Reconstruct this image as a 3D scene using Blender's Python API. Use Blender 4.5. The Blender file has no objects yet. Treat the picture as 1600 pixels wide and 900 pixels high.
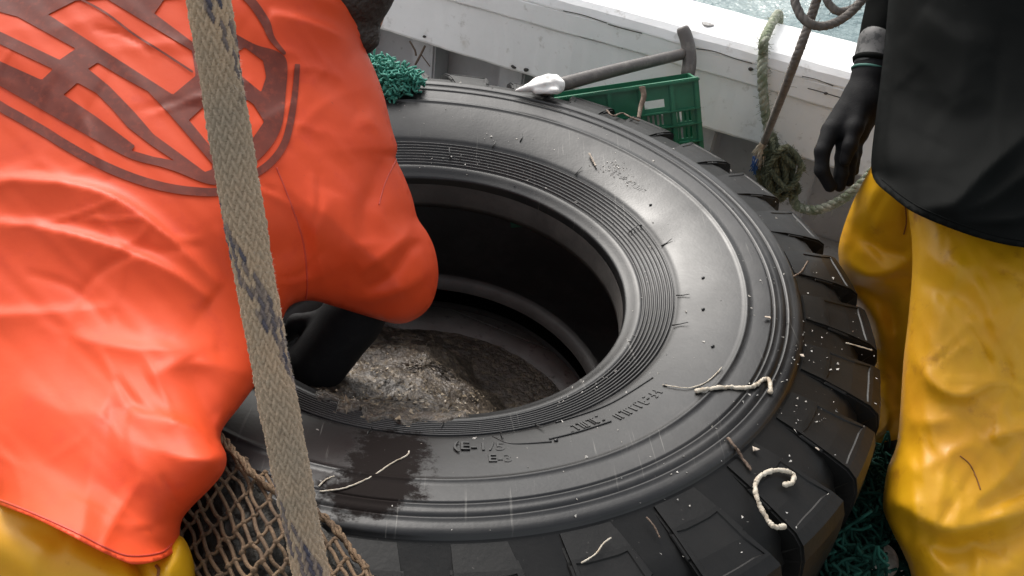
import bpy, bmesh, math, random
import numpy as np
from mathutils import Vector, Matrix
from mathutils.geometry import delaunay_2d_cdt
random.seed(7); RNG = np.random.default_rng(7)
SC = bpy.context.scene
COL = SC.collection

# ------------------------------------------------------------------ camera
CAM = np.array([0.0, -1.1239, 1.5344])
RX = np.array([0.9934, -0.0270, 0.1113]); RX /= np.linalg.norm(RX)
FW = np.array([0.0886, 0.7970, -0.5974]); FW /= np.linalg.norm(FW)
UP = np.cross(RX, FW); RX = np.cross(FW, UP)
FPX = 1400.0
cd = bpy.data.cameras.new('camera'); co = bpy.data.objects.new('camera', cd); COL.objects.link(co)
M = Matrix.Identity(4)
for i in range(3):
    M[i][0] = RX[i]; M[i][1] = UP[i]; M[i][2] = -FW[i]; M[i][3] = CAM[i]
co.matrix_world = M
cd.sensor_width = 36; cd.lens = 36*FPX/1600; cd.clip_start = 0.05; cd.clip_end = 6000
SC.camera = co

# ------------------------------------------------------------------ light
SUN_DIR = np.array([-0.30, 0.66, 0.70]); SUN_DIR /= np.linalg.norm(SUN_DIR)   # towards the sun
el = math.asin(SUN_DIR[2]); az = math.atan2(SUN_DIR[0], SUN_DIR[1])
W = bpy.data.worlds.new("World"); SC.world = W; W.use_nodes = True
wn = W.node_tree; wn.nodes.clear()
wo = wn.nodes.new('ShaderNodeOutputWorld'); wb = wn.nodes.new('ShaderNodeBackground')
ws = wn.nodes.new('ShaderNodeTexSky'); ws.sky_type = 'NISHITA'; ws.sun_disc = False
ws.sun_elevation = el; ws.sun_rotation = az; ws.air_density = 1.6; ws.dust_density = 6.0; ws.ozone_density = 1.0
wh = wn.nodes.new('ShaderNodeHueSaturation'); wh.inputs['Saturation'].default_value = 0.25
wn.links.new(ws.outputs[0], wh.inputs['Color']); wn.links.new(wh.outputs[0], wb.inputs[0])
wb.inputs[1].default_value = 0.15
wn.links.new(wb.outputs[0], wo.inputs[0])
sd = bpy.data.lights.new('sun', 'SUN'); so = bpy.data.objects.new('sun', sd); COL.objects.link(so)
sd.energy = 0.80; sd.angle = math.radians(18); sd.color = (1, .96, .9)
so.rotation_euler = Vector(SUN_DIR).to_track_quat('Z', 'Y').to_euler()
SC.view_settings.view_transform = 'Standard'; SC.view_settings.look = 'None'
SC.view_settings.exposure = 0.82; SC.view_settings.gamma = 1
SC.cycles.max_bounces = 6

# ------------------------------------------------------------------ calibration helpers
def ray(px, py): return (px-800)/FPX*RX - (py-450)/FPX*UP + FW
def un(px, py, d): return CAM + d*ray(px, py)
def at_z(px, py, z):
    r = ray(px, py); return CAM + r*((z-CAM[2])/r[2])
TD = np.array([.882, -.472, 0.]); TD /= np.linalg.norm(TD)
ND = np.array([-TD[1], TD[0], 0.])
def at_n(px, py, n):
    r = ray(px, py); return CAM + r*((n-CAM@ND)/(r@ND))
def bl(s, n, z): return TD*s + ND*n + np.array([0, 0, z])

# ------------------------------------------------------------------ materials
def mat(name, base, rough=.5, noise=None, bump=None, metal=0, coat=0, spec=.5, build=None, sheen=0):
    m = bpy.data.materials.new(name); m.use_nodes = True
    nt = m.node_tree; b = nt.nodes['Principled BSDF']
    b.inputs['Base Color'].default_value = (*base, 1); b.inputs['Roughness'].default_value = rough
    b.inputs['Metallic'].default_value = metal; b.inputs['Coat Weight'].default_value = coat
    b.inputs['Specular IOR Level'].default_value = spec
    if sheen: b.inputs['Sheen Weight'].default_value = sheen
    tc = nt.nodes.new('ShaderNodeTexCoord')
    last = None
    if noise:                                  # list of (scale, colour, lo, hi)
        for sc_, colr, lo, hi in noise:
            n = nt.nodes.new('ShaderNodeTexNoise'); n.inputs['Scale'].default_value = sc_; n.inputs['Detail'].default_value = 6
            n.inputs['Roughness'].default_value = .65
            nt.links.new(tc.outputs['Object'], n.inputs['Vector'])
            mr = nt.nodes.new('ShaderNodeMapRange'); mr.inputs[1].default_value = lo; mr.inputs[2].default_value = hi
            nt.links.new(n.outputs[0], mr.inputs[0])
            mx = nt.nodes.new('ShaderNodeMix'); mx.data_type = 'RGBA'
            nt.links.new(mr.outputs[0], mx.inputs[0])
            if last is None: mx.inputs[6].default_value = (*base, 1)
            else: nt.links.new(last, mx.inputs[6])
            mx.inputs[7].default_value = (*colr, 1); last = mx.outputs[2]
        nt.links.new(last, b.inputs['Base Color'])
    if bump:                                   # list of (scale, strength, dist)
        prev = None
        for sc_, st, di in bump:
            n = nt.nodes.new('ShaderNodeTexNoise'); n.inputs['Scale'].default_value = sc_; n.inputs['Detail'].default_value = 5
            nt.links.new(tc.outputs['Object'], n.inputs['Vector'])
            bp = nt.nodes.new('ShaderNodeBump'); bp.inputs['Strength'].default_value = st; bp.inputs['Distance'].default_value = di
            nt.links.new(n.outputs[0], bp.inputs['Height'])
            if prev: nt.links.new(prev, bp.inputs['Normal'])
            prev = bp.outputs[0]
        nt.links.new(prev, b.inputs['Normal'])
    if build: build(nt, b, tc, last)
    return m

def rough_noise(scale, lo, hi):
    def f(nt, b, tc, last):
        n = nt.nodes.new('ShaderNodeTexNoise'); n.inputs['Scale'].default_value = scale; n.inputs['Detail'].default_value = 5
        nt.links.new(tc.outputs['Object'], n.inputs['Vector'])
        mr = nt.nodes.new('ShaderNodeMapRange'); mr.inputs[1].default_value = .3; mr.inputs[2].default_value = .7
        mr.inputs[3].default_value = lo; mr.inputs[4].default_value = hi
        nt.links.new(n.outputs[0], mr.inputs[0]); nt.links.new(mr.outputs[0], b.inputs['Roughness'])
    return f

def tyre_build(nt, b, tc, last):
    # fine dust specks and a ragged blotch where the rubber turns darker brown and duller
    at = nt.nodes.new('ShaderNodeAttribute'); at.attribute_name = 'blotch'
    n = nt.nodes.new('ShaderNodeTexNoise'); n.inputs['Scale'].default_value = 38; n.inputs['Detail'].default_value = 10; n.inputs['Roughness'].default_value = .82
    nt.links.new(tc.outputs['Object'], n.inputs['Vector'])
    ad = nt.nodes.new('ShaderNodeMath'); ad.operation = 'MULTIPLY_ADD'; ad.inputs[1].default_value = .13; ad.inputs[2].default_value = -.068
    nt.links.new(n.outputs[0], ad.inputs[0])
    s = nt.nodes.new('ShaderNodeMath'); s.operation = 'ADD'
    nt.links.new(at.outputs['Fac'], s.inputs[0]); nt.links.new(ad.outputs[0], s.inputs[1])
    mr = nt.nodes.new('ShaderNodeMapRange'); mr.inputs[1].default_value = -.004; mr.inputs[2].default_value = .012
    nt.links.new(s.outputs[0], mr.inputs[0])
    mx = nt.nodes.new('ShaderNodeMix'); mx.data_type = 'RGBA'
    for ang, sc_ in ((.6, (260, 7, 7)), (-.9, (200, 5, 5)), (2.2, (320, 9, 9))):
        mp = nt.nodes.new('ShaderNodeMapping'); mp.inputs['Rotation'].default_value = (0, 0, ang); mp.inputs['Scale'].default_value = sc_
        nt.links.new(tc.outputs['Object'], mp.inputs['Vector'])
        sn = nt.nodes.new('ShaderNodeTexNoise'); sn.inputs['Scale'].default_value = 1; sn.inputs['Detail'].default_value = 2; nt.links.new(mp.outputs[0], sn.inputs['Vector'])
        sm_ = nt.nodes.new('ShaderNodeMapRange'); sm_.inputs[1].default_value = .68; sm_.inputs[2].default_value = .74; nt.links.new(sn.outputs[0], sm_.inputs[0])
        pn = nt.nodes.new('ShaderNodeTexNoise'); pn.inputs['Scale'].default_value = 6+ang; pn.inputs['Detail'].default_value = 3; nt.links.new(tc.outputs['Object'], pn.inputs['Vector'])
        pm = nt.nodes.new('ShaderNodeMapRange'); pm.inputs[1].default_value = .5; pm.inputs[2].default_value = .62; pm.inputs[4].default_value = .75; nt.links.new(pn.outputs[0], pm.inputs[0])
        ml = nt.nodes.new('ShaderNodeMath'); ml.operation = 'MULTIPLY'; nt.links.new(sm_.outputs[0], ml.inputs[0]); nt.links.new(pm.outputs[0], ml.inputs[1])
        m2 = nt.nodes.new('ShaderNodeMix'); m2.data_type = 'RGBA'; nt.links.new(ml.outputs[0], m2.inputs[0]); nt.links.new(last, m2.inputs[6]); m2.inputs[7].default_value = (.13, .125, .115, 1); last = m2.outputs[2]
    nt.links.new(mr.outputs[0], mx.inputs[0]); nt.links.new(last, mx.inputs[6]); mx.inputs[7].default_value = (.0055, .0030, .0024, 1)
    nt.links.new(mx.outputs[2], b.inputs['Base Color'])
    n2 = nt.nodes.new('ShaderNodeTexNoise'); n2.inputs['Scale'].default_value = 9; n2.inputs['Detail'].default_value = 7
    nt.links.new(tc.outputs['Object'], n2.inputs['Vector'])
    r1 = nt.nodes.new('ShaderNodeMapRange'); r1.inputs[1].default_value = .3; r1.inputs[2].default_value = .7
    r1.inputs[3].default_value = .29; r1.inputs[4].default_value = .47
    nt.links.new(n2.outputs[0], r1.inputs[0])
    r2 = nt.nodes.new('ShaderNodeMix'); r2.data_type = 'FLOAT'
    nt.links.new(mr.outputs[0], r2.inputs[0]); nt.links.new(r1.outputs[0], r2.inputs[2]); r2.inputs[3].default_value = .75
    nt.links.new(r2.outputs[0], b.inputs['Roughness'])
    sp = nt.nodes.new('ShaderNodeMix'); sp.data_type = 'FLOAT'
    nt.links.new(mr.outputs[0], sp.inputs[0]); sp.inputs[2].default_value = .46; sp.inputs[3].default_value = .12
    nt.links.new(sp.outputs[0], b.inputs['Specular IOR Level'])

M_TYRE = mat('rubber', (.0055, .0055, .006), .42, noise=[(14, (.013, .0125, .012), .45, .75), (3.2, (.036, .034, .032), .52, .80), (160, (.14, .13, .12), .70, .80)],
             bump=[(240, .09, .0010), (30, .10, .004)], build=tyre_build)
M_LINER = mat('dusty_liner', (.050, .046, .043), .6, noise=[(9, (.085, .078, .072), .45, .7), (60, (.20, .18, .16), .68, .78)], bump=[(120, .3, .002)])
M_LUG = mat('tread_rubber', (.004, .0039, .0037), .5, spec=.28, noise=[(4.5, (.013, .0115, .010), .55, .78), (14, (.008, .0074, .0068), .45, .75), (130, (.12, .11, .10), .68, .78)],
            bump=[(200, .2, .001), (30, .12, .004)], build=rough_noise(12, .40, .62))
M_LETTER = mat('letter_rubber', (.012, .012, .012), .38, bump=[(240, .25, .0012), (30, .12, .004)])
M_ORANGE = mat('orange_pvc', (.67, .068, .0155), .52, spec=.24, noise=[(7, (.60, .055, .0135), .4, .7), (22, (.58, .050, .016), .56, .76), (60, (.30, .035, .018), .70, .80)],
               bump=[(600, .08, .0006), (45, .14, .002), (16, .16, .006)], build=rough_noise(6, .42, .58))
M_SEAM = mat('orange_seam', (.50, .045, .02), .55)
M_PRINT = mat('brown_print', (.120, .022, .013), .55, spec=.25, noise=[(120, (.24, .038, .018), .50, .75), (14, (.19, .034, .018), .45, .7)],
              bump=[(45, .10, .002)])
M_YELLOW = mat('yellow_oilskin', (.59, .31, .007), .46, spec=.32, noise=[(5, (.52, .235, .008), .40, .70), (22, (.34, .135, .010), .60, .78), (90, (.22, .10, .02), .72, .84)],
               bump=[(30, .12, .004), (300, .05, .0008)], coat=.05, build=rough_noise(7, .36, .56))
M_STITCH = mat('brown_stitching', (.20, .07, .012), .6)
M_BLACK = mat('black_oilskin', (.0042, .0047, .0045), .66, spec=.035, noise=[(10, (.0052, .0057, .0055), .4, .7), (70, (.05, .05, .05), .70, .82)],
              bump=[(24, .05, .004), (300, .06, .0008)], build=rough_noise(8, .60, .72))
M_GLOVE = mat('black_glove', (.007, .007, .008), .75, spec=.2, noise=[(60, (.013, .013, .013), .5, .75)], bump=[(400, .4, .001), (80, .2, .002)])
M_CUFF = mat('grey_cuff', (.12, .117, .115), .6, noise=[(70, (.05, .05, .05), .5, .58)])
M_TEAL = mat('teal_band', (.05, .16, .13), .6)
M_SKIN = mat('skin', (.52, .28, .19), .5, bump=[(80, .1, .002)])
M_HAIR = mat('dark_hair', (.030, .020, .016), .55, bump=[(120, .8, .006)])
M_EYE = mat('eye_white', (.8, .78, .74), .2)
M_BOOT = mat('black_boot', (.012, .012, .012), .4)
M_WHITE = mat('white_paint', (.86, .86, .86), .5, noise=[(4, (.79, .79, .785), .4, .7), (11, (.58, .55, .50), .60, .78), (26, (.50, .48, .45), .60, .76), (110, (.20, .18, .16), .70, .76)],
              bump=[(60, .25, .003), (9, .25, .006)])
M_GREYP = mat('grey_paint', (.46, .46, .47), .6, noise=[(6, (.36, .36, .37), .4, .7), (70, (.18, .17, .16), .62, .75)], bump=[(50, .3, .003)])
M_LOW = mat('wet_deck', (.10, .095, .09), .5, noise=[(8, (.06, .055, .05), .4, .65)], bump=[(60, .4, .003)])
M_DECK = mat('deck_paint', (.40, .38, .36), .65, noise=[(8, (.28, .26, .24), .4, .65), (60, (.12, .11, .10), .58, .72)], bump=[(60, .4, .003)])
M_BOLT = mat('bolt_filler', (.33, .32, .31), .6, noise=[(200, (.15, .14, .13), .5, .6)])
M_CRACK = mat('crack_edge', (.05, .045, .04), .8)
M_GREEN = mat('green_plastic', (.008, .115, .055), .42, noise=[(18, (.012, .15, .078), .4, .7), (70, (.03, .11, .07), .6, .75)], bump=[(60, .1, .002)])
M_TOOL = mat('weathered_shaft', (.085, .075, .070), .5, noise=[(30, (.16, .145, .13), .5, .7)], bump=[(120, .3, .002)])
M_RAG = mat('white_rag', (.74, .73, .71), .8, noise=[(40, (.5, .48, .45), .55, .75)], bump=[(90, .4, .004)])
M_NETG = mat('green_twine', (.035, .22, .165), .75, noise=[(40, (.10, .34, .26), .45, .7), (70, (.02, .07, .05), .55, .7)], bump=[(500, .5, .002)])
M_NETD = mat('dark_green_twine', (.004, .030, .022), .9, noise=[(40, (.006, .05, .036), .45, .7)], spec=.2)
M_NETB = mat('brown_twine', (.13, .080, .042), .85, noise=[(30, (.07, .043, .024), .4, .65), (80, (.20, .13, .07), .55, .75)], bump=[(700, .6, .002)])
M_NETIN = mat('wet_netting', (.016, .014, .010), .7, bump=[(90, .9, .01)])
M_MOSS = mat('mossy_rope', (.34, .34, .28), .85, noise=[(9, (.17, .19, .13), .42, .6), (30, (.15, .18, .11), .48, .62), (90, (.55, .54, .47), .55, .7)], bump=[(500, .6, .002)])
M_DIRTY = mat('weedy_rope', (.075, .085, .052), .9, noise=[(40, (.25, .25, .16), .5, .7)], bump=[(300, .7, .003)])
M_GREYR = mat('grey_rope', (.19, .168, .15), .8, noise=[(50, (.12, .105, .095), .45, .65)], bump=[(600, .6, .0015)])
M_FRAY = mat('frayed_fibre', (.62, .55, .45), .85, noise=[(90, (.40, .30, .20), .5, .7)])
M_BLUE = mat('blue_fibre', (.03, .10, .30), .8)
M_MUD = mat('wet_mud', (.085, .068, .053), .40, noise=[(18, (.045, .036, .028), .4, .62), (70, (.17, .135, .095), .50, .66), (200, (.30, .25, .18), .62, .72)],
            bump=[(160, .7, .005), (40, .5, .01)])
M_SHELL = mat('shell_grit', (.30, .24, .16), .5, noise=[(60, (.10, .07, .04), .42, .55), (90, (.55, .50, .40), .56, .66)])
M_GRIT = mat('pale_grit', (.50, .48, .45), .7, noise=[(90, (.28, .26, .23), .4, .6)])
M_TWINE = mat('pale_twine', (.50, .45, .37), .75, noise=[(120, (.30, .24, .17), .45, .65)], bump=[(700, .6, .001)])
M_STICK = mat('brown_stick', (.095, .062, .042), .75, noise=[(150, (.20, .15, .11), .5, .7)])
M_CHIP = mat('shell_chip', (.44, .37, .30), .7, noise=[(250, (.22, .17, .13), .5, .65)])
M_FUZZ = mat('rope_fuzz', (.62, .54, .44), .8)
def rope_build(nt, b, tc, last):
    at = nt.nodes.new('ShaderNodeAttribute'); at.attribute_name = 'navy'
    mx = nt.nodes.new('ShaderNodeMix'); mx.data_type = 'RGBA'
    nt.links.new(at.outputs['Fac'], mx.inputs[0]); nt.links.new(last, mx.inputs[6]); mx.inputs[7].default_value = (.060, .058, .085, 1)
    nt.links.new(mx.outputs[2], b.inputs['Base Color'])
M_ROPE = mat('tan_braid', (.50, .345, .22), .85, noise=[(7, (.34, .265, .19), .35, .65), (150, (.40, .31, .22), .5, .75), (60, (.13, .095, .065), .60, .78)],
             bump=[(900, .5, .001)], build=rope_build)
def sea_build(nt, b, tc, last): pass
M_SEA = mat('sea_water', (.10, .16, .17), .12, noise=[(.5, (.15, .21, .21), .4, .7)], bump=[(3.5, .5, .12), (14, .5, .03)], spec=.5)

# ------------------------------------------------------------------ object helpers
def obj(name, verts, faces, m, parent=None, smooth=True, kind=None):
    me = bpy.data.meshes.new(name); me.from_pydata([tuple(map(float, v)) for v in verts], [], [tuple(int(i) for i in f) for f in faces]); me.update()
    return link(name, me, m, parent, smooth, kind)
def link(name, me, m, parent=None, smooth=True, kind=None):
    if m: me.materials.append(m)
    if smooth and len(me.polygons): me.polygons.foreach_set('use_smooth', [True]*len(me.polygons))
    o = bpy.data.objects.new(name, me); COL.objects.link(o)
    if parent:
        o.parent = parent
        o.matrix_parent_inverse = parent.matrix_basis.inverted()
    if kind: o['kind'] = kind
    return o
def tag(o, label, cat, group=None):
    o['label'] = label; o['category'] = cat
    if group: o['group'] = group
    return o
def thing(name, label, cat, loc, group=None):
    o = bpy.data.objects.new(name, None); COL.objects.link(o); o.location = tuple(map(float, loc)); o.empty_display_size = .1
    return tag(o, label, cat, group)

def box(c, ex, ey, ez, hx, hy, hz):
    c = np.array(c); V = []
    for sx in (-1, 1):
        for sy in (-1, 1):
            for sz in (-1, 1): V.append(c+ex*hx*sx+ey*hy*sy+ez*hz*sz)
    F = [(0, 1, 3, 2), (4, 6, 7, 5), (0, 4, 5, 1), (2, 3, 7, 6), (0, 2, 6, 4), (1, 5, 7, 3)]
    return V, F
class MB:
    def __init__(s): s.v = []; s.f = []
    def add(s, V, F):
        n = len(s.v); s.v += [tuple(map(float, v)) for v in V]; s.f += [tuple(int(i)+n for i in f) for f in F]; return s
    def build(s, name, m, parent=None, smooth=False, bevel=0, kind=None, seg=2):
        o = obj(name, s.v, s.f, m, parent, smooth, kind)
        bm = bmesh.new(); bm.from_mesh(o.data); bmesh.ops.recalc_face_normals(bm, faces=bm.faces)
        if bevel: bmesh.ops.bevel(bm, geom=list(bm.edges), offset=bevel, segments=seg, affect='EDGES', clamp_overlap=True)
        bm.to_mesh(o.data); bm.free()
        if smooth: o.data.polygons.foreach_set('use_smooth', [True]*len(o.data.polygons))
        return o

def spline(pts, n):
    P = np.array(pts, float); k = len(P)
    if k == 2: return P[0]+(P[1]-P[0])*np.linspace(0, 1, n)[:, None]
    t = np.linspace(0, k-1, n); i = np.clip(t.astype(int), 0, k-2); u = (t-i)[:, None]
    g = lambda j: P[np.clip(j, 0, k-1)]
    p0, p1, p2, p3 = g(i-1), g(i), g(i+1), g(i+2)
    return .5*((2*p1)+(-p0+p2)*u+(2*p0-5*p1+4*p2-p3)*u*u+(-p0+3*p1-3*p2+p3)*u**3)
def cspline(pts, per):
    P = np.array(pts, float); k = len(P); out = []
    for i in range(k):
        p0, p1, p2, p3 = P[i-1], P[i], P[(i+1) % k], P[(i+2) % k]
        for j in range(per):
            u = j/per
            out.append(.5*((2*p1)+(-p0+p2)*u+(2*p0-5*p1+4*p2-p3)*u*u+(-p0+3*p1-3*p2+p3)*u**3))
    return np.array(out)
def frames(P):
    T = np.gradient(P, axis=0); T /= np.linalg.norm(T, axis=1)[:, None]+1e-12
    a = np.array([0, 0, 1.]) if abs(T[0][2]) < .9 else np.array([1., 0, 0])
    N = np.zeros_like(P); n = np.cross(T[0], a); n /= np.linalg.norm(n)
    for i in range(len(P)):
        n = n-T[i]*(n@T[i]); n /= np.linalg.norm(n)+1e-12; N[i] = n
    return T, N, np.cross(T, N)
def tube(P, r, seg=8, cap=True, ell=1.0):
    P = np.array(P, float); n = len(P); r = np.broadcast_to(np.array(r, float), (n,))
    T, N, B = frames(P); V = []; F = []
    for i in range(n):
        for j in range(seg):
            a = 2*math.pi*j/seg; V.append(P[i]+r[i]*(math.cos(a)*N[i]+ell*math.sin(a)*B[i]))
    for i in range(n-1):
        for j in range(seg):
            F.append((i*seg+j, i*seg+(j+1) % seg, (i+1)*seg+(j+1) % seg, (i+1)*seg+j))
    if cap:
        F.append(tuple(range(seg))[::-1]); F.append(tuple((n-1)*seg+j for j in range(seg)))
    return V, F
def twisted(mb, P, R, pitch, strands=3, seg=6, fluff=0, lay=.5):
    P = np.array(P); T, N, B = frames(P)
    L = np.concatenate([[0], np.cumsum(np.linalg.norm(np.diff(P, axis=0), axis=1))])
    for k in range(strands):
        a = 2*math.pi*(L/pitch+k/strands)
        Q = P+R*lay*(np.cos(a)[:, None]*N+np.sin(a)[:, None]*B)
        mb.add(*tube(Q, R*(1.05-lay), seg))
    for _ in range(fluff):
        i = random.randrange(len(P)); d = RNG.normal(size=3); d /= np.linalg.norm(d)
        q = P[i]+d*R*.9; e = q+d*R*random.uniform(.3, .9)+RNG.normal(size=3)*R*.4
        mb.add(*tube([q, (q+e)/2+RNG.normal(size=3)*R*.1, e], .0005, 3))

# ---- 2-D outline tools
def dist_poly(p, q, closed=True, use=None):
    a = q; b = np.roll(q, -1, 0) if closed else q[1:]
    if not closed: a = q[:-1]
    out = np.full(len(p), 1e9); side = np.zeros(len(p)); tt = np.zeros(len(p))
    for i in range(len(a)):
        if use is not None and not use[i]: continue
        d = b[i]-a[i]; l = d@d+1e-12
        t = np.clip(((p-a[i])@d)/l, 0, 1); w = p-(a[i]+t[:, None]*d)
        dd = np.hypot(w[:, 0], w[:, 1]); m = dd < out
        out[m] = dd[m]; side[m] = np.sign(d[0]*w[m, 1]-d[1]*w[m, 0]); tt[m] = (i+t[m])/len(a)
    return out, side, tt
def inside(p, q):
    x, y = p[:, 0], p[:, 1]; c = np.zeros(len(p), bool); j = len(q)-1
    for i in range(len(q)):
        if q[i][1] != q[j][1]:
            m = ((q[i][1] > y) != (q[j][1] > y)) & (x < (q[j][0]-q[i][0])*(y-q[i][1])/(q[j][1]-q[i][1])+q[i][0])
            c ^= m
        j = i
    return c
class TPS:
    def __init__(s, pts):
        P = np.array(pts, float); s.p = P[:, :2]/100; n = len(P)
        K = s.k(s.p, s.p)+np.eye(n)*.02; A = np.zeros((n+3, n+3)); A[:n, :n] = K
        A[:n, n] = 1; A[:n, n+1:] = s.p; A[n:, :n] = A[:n, n:].T
        s.w = np.linalg.solve(A, np.concatenate([P[:, 2], np.zeros(3)]))
    def k(s, a, b):
        r = np.hypot(a[:, None, 0]-b[None, :, 0], a[:, None, 1]-b[None, :, 1])+1e-9; return r*r*np.log(r)
    def __call__(s, q):
        q = np.asarray(q, float)/100; n = len(s.p)
        return s.k(q, s.p)@s.w[:n]+s.w[n]+q@s.w[n+1:]
def cdt(outers, holes, step):
    """triangulate regions (outlines minus holes) on a hex grid -> pts, tris"""
    loops = [np.array(l) for l in outers+holes]
    allp = np.concatenate([np.array(o) for o in outers]); lo = allp.min(0); hi = allp.max(0)
    xs = np.arange(lo[0], hi[0], step); ys = np.arange(lo[1], hi[1], step*.87)
    g = np.array([(x+(step/2 if j % 2 else 0), y) for j, y in enumerate(ys) for x in xs])
    def ok(q):
        m = np.zeros(len(q), bool)
        for o in outers: m |= inside(q, np.array(o))
        for h in holes: m &= ~inside(q, np.array(h))
        return m
    g = g[ok(g)]
    for l in loops:
        d, _, _ = dist_poly(g, l); g = g[d > step*.55]
    pts = []; edges = []
    for l in loops:
        n = len(pts); pts += [tuple(p) for p in l]; edges += [(n+i, n+(i+1) % len(l)) for i in range(len(l))]
    pts += [tuple(p) for p in g]
    r = delaunay_2d_cdt([Vector(p) for p in pts], edges, [], 0, 1e-4)
    P = np.array([tuple(v) for v in r[0]]); T = np.array(r[2])
    c = P[T].mean(1); return P, T[ok(c)]
def resample(q, step):
    q = np.array(q); c = np.concatenate([q, q[:1]]); d = np.hypot(*np.diff(c, axis=0).T); L = np.concatenate([[0], np.cumsum(d)])
    n = max(8, int(L[-1]/step)); t = np.linspace(0, L[-1], n, endpoint=False)
    return np.stack([np.interp(t, L, c[:, 0]), np.interp(t, L, c[:, 1])], 1)
def fold_field(P, folds):
    z = np.zeros(len(P))
    for f in folds:
        line, amp, wl, wr = f[:4]
        q = spline(line, 6*len(line)); d, s, t = dist_poly(P, q, False)
        w = np.where(s > 0, wl, wr); tp = np.clip(np.sin(np.pi*np.clip(t, 0.0, 1)), 0, 1)**.6
        if len(f) > 4 and f[4] == 'a': tp = np.clip(np.cos(np.pi/2*t), 0, 1)**.6    # full at the start
        if len(f) > 4 and f[4] == 'o': tp = np.ones_like(t)
        z += amp*np.exp(-(d/w)**1.35)*tp if amp > 0 else amp*np.exp(-(d/w)**1.7)*tp
    return z
def creases(out, n, seed, ang, amp=.0022, ln=(60, 170), ws=1.0):
    r = np.random.default_rng(seed); o = np.array(out); lo = np.maximum(o.min(0), [-60, -60]); hi = np.minimum(o.max(0), [1660, 960]); L_ = []
    while len(L_) < n:
        p = lo+(hi-lo)*r.random(2)
        if not inside(p[None], o)[0]: continue
        a = math.radians(ang[0]+ang[1]*r.normal()); l = r.uniform(*ln); d = np.array([math.cos(a), math.sin(a)]); c = np.array([-d[1], d[0]])*r.normal()*.12*l
        w = r.uniform(4, 11)*ws; L_.append(([tuple(p-d*l/2), tuple(p+c), tuple(p+d*l/2)], amp*r.uniform(.4, 1.2)*r.choice((-1, 1, 1)), w*r.uniform(1, 2.2), w))
    return L_
class Cloth:
    """a garment modelled as a rounded shell: front and back surfaces meeting at its outline"""
    def __init__(s, outline, depth, T, wpx, Tb, wob=.004, wsc=1.0, folds=(), seed=1, hem=None):
        s.out = resample(cspline(outline, 6), 9); s.base = TPS(depth); s.T = T; s.w = wpx; s.Tb = Tb; s.folds = folds; s.wob = wob
        s.seg = np.ones(len(s.out), bool)
        if hem is not None:
            mid = (s.out+np.roll(s.out, -1, 0))/2; d, _, _ = dist_poly(mid, spline(hem, 10*len(hem)), False); s.seg = d > 14
        r = np.random.default_rng(seed); s.k = [(r.normal(size=2)*.012*wsc*(1+i*.35), r.uniform(0, 6.28), 1/(1+i*.45)) for i in range(9)]
    def g(s, P):
        d, _, _ = dist_poly(P, s.out, True, s.seg); u = np.clip(d/s.w, 0, 1); return np.sqrt(np.maximum(0, 1-(1-u)**2)), np.clip(d/22, 0, 1)
    def front(s, P):
        g, e = s.g(P); z = s.base(P)-s.T*g
        w = sum(a*np.sin(P@k+p+1.5*np.sin(P@k[::-1]*.7+p)) for k, p, a in s.k)*s.wob*.5
        return z-e*(fold_field(P, s.folds)+w)
    def back(s, P):
        g, _ = s.g(P); z = s.base(P)+s.Tb*g
        return z
    def build(s, name, m, parent, step=7):
        P, T = cdt([s.out], [], step); n = len(P)
        f = s.front(P); b = s.back(P); b = np.maximum(b, f+.004)
        edge, _, _ = dist_poly(P, s.out); bd = edge < .05
        Rr = ((P[:, :1]-800)/FPX)*RX-((P[:, 1:]-450)/FPX)*UP+FW
        V = list(CAM+Rr*f[:, None]); idx = np.zeros(n, int); Vb = CAM+Rr*b[:, None]
        for i in range(n):
            if bd[i]: idx[i] = i
            else: idx[i] = len(V); V.append(Vb[i])
        A = []
        for t in T:
            p, q, r_ = P[t]; ccw = (q[0]-p[0])*(r_[1]-p[1])-(q[1]-p[1])*(r_[0]-p[0])
            t = t if ccw < 0 else t[::-1]
            A.append(tuple(t)); A.append(tuple(idx[t[::-1]]))
        return obj(name, V, A, m, parent)
    def patch(s, name, outers, holes, m, parent, off=.0016, step=5):
        P, T = cdt([resample(o, 4) for o in outers], [resample(h, 4) for h in holes], step)
        f = s.front(P)-off
        Rr = ((P[:, :1]-800)/FPX)*RX-((P[:, 1:]-450)/FPX)*UP+FW
        A = []
        for t in T:
            p, q, r_ = P[t]; ccw = (q[0]-p[0])*(r_[1]-p[1])-(q[1]-p[1])*(r_[0]-p[0])
            A.append(tuple(t if ccw < 0 else t[::-1]))
        return obj(name, list(CAM+Rr*f[:, None]), A, m, parent)
    def line(s, name, pts, r, m, parent, lift=.0):
        q = spline(pts, 10*len(pts)); f = s.front(q)-lift
        return obj(name, *tube([un(a, b, d) for (a, b), d in zip(q, f)], r, 6), m, parent)
def stroke(pts, w, n=8):
    q = spline(pts, n*len(pts)); t = np.gradient(q, axis=0); t /= np.linalg.norm(t, axis=1)[:, None]; nn = np.stack([-t[:, 1], t[:, 0]], 1)
    w = np.interp(np.linspace(0, 1, len(q)), np.linspace(0, 1, len(np.atleast_1d(w))), np.atleast_1d(w))[:, None]
    return np.concatenate([q+nn*w/2, (q-nn*w/2)[::-1]])

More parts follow.
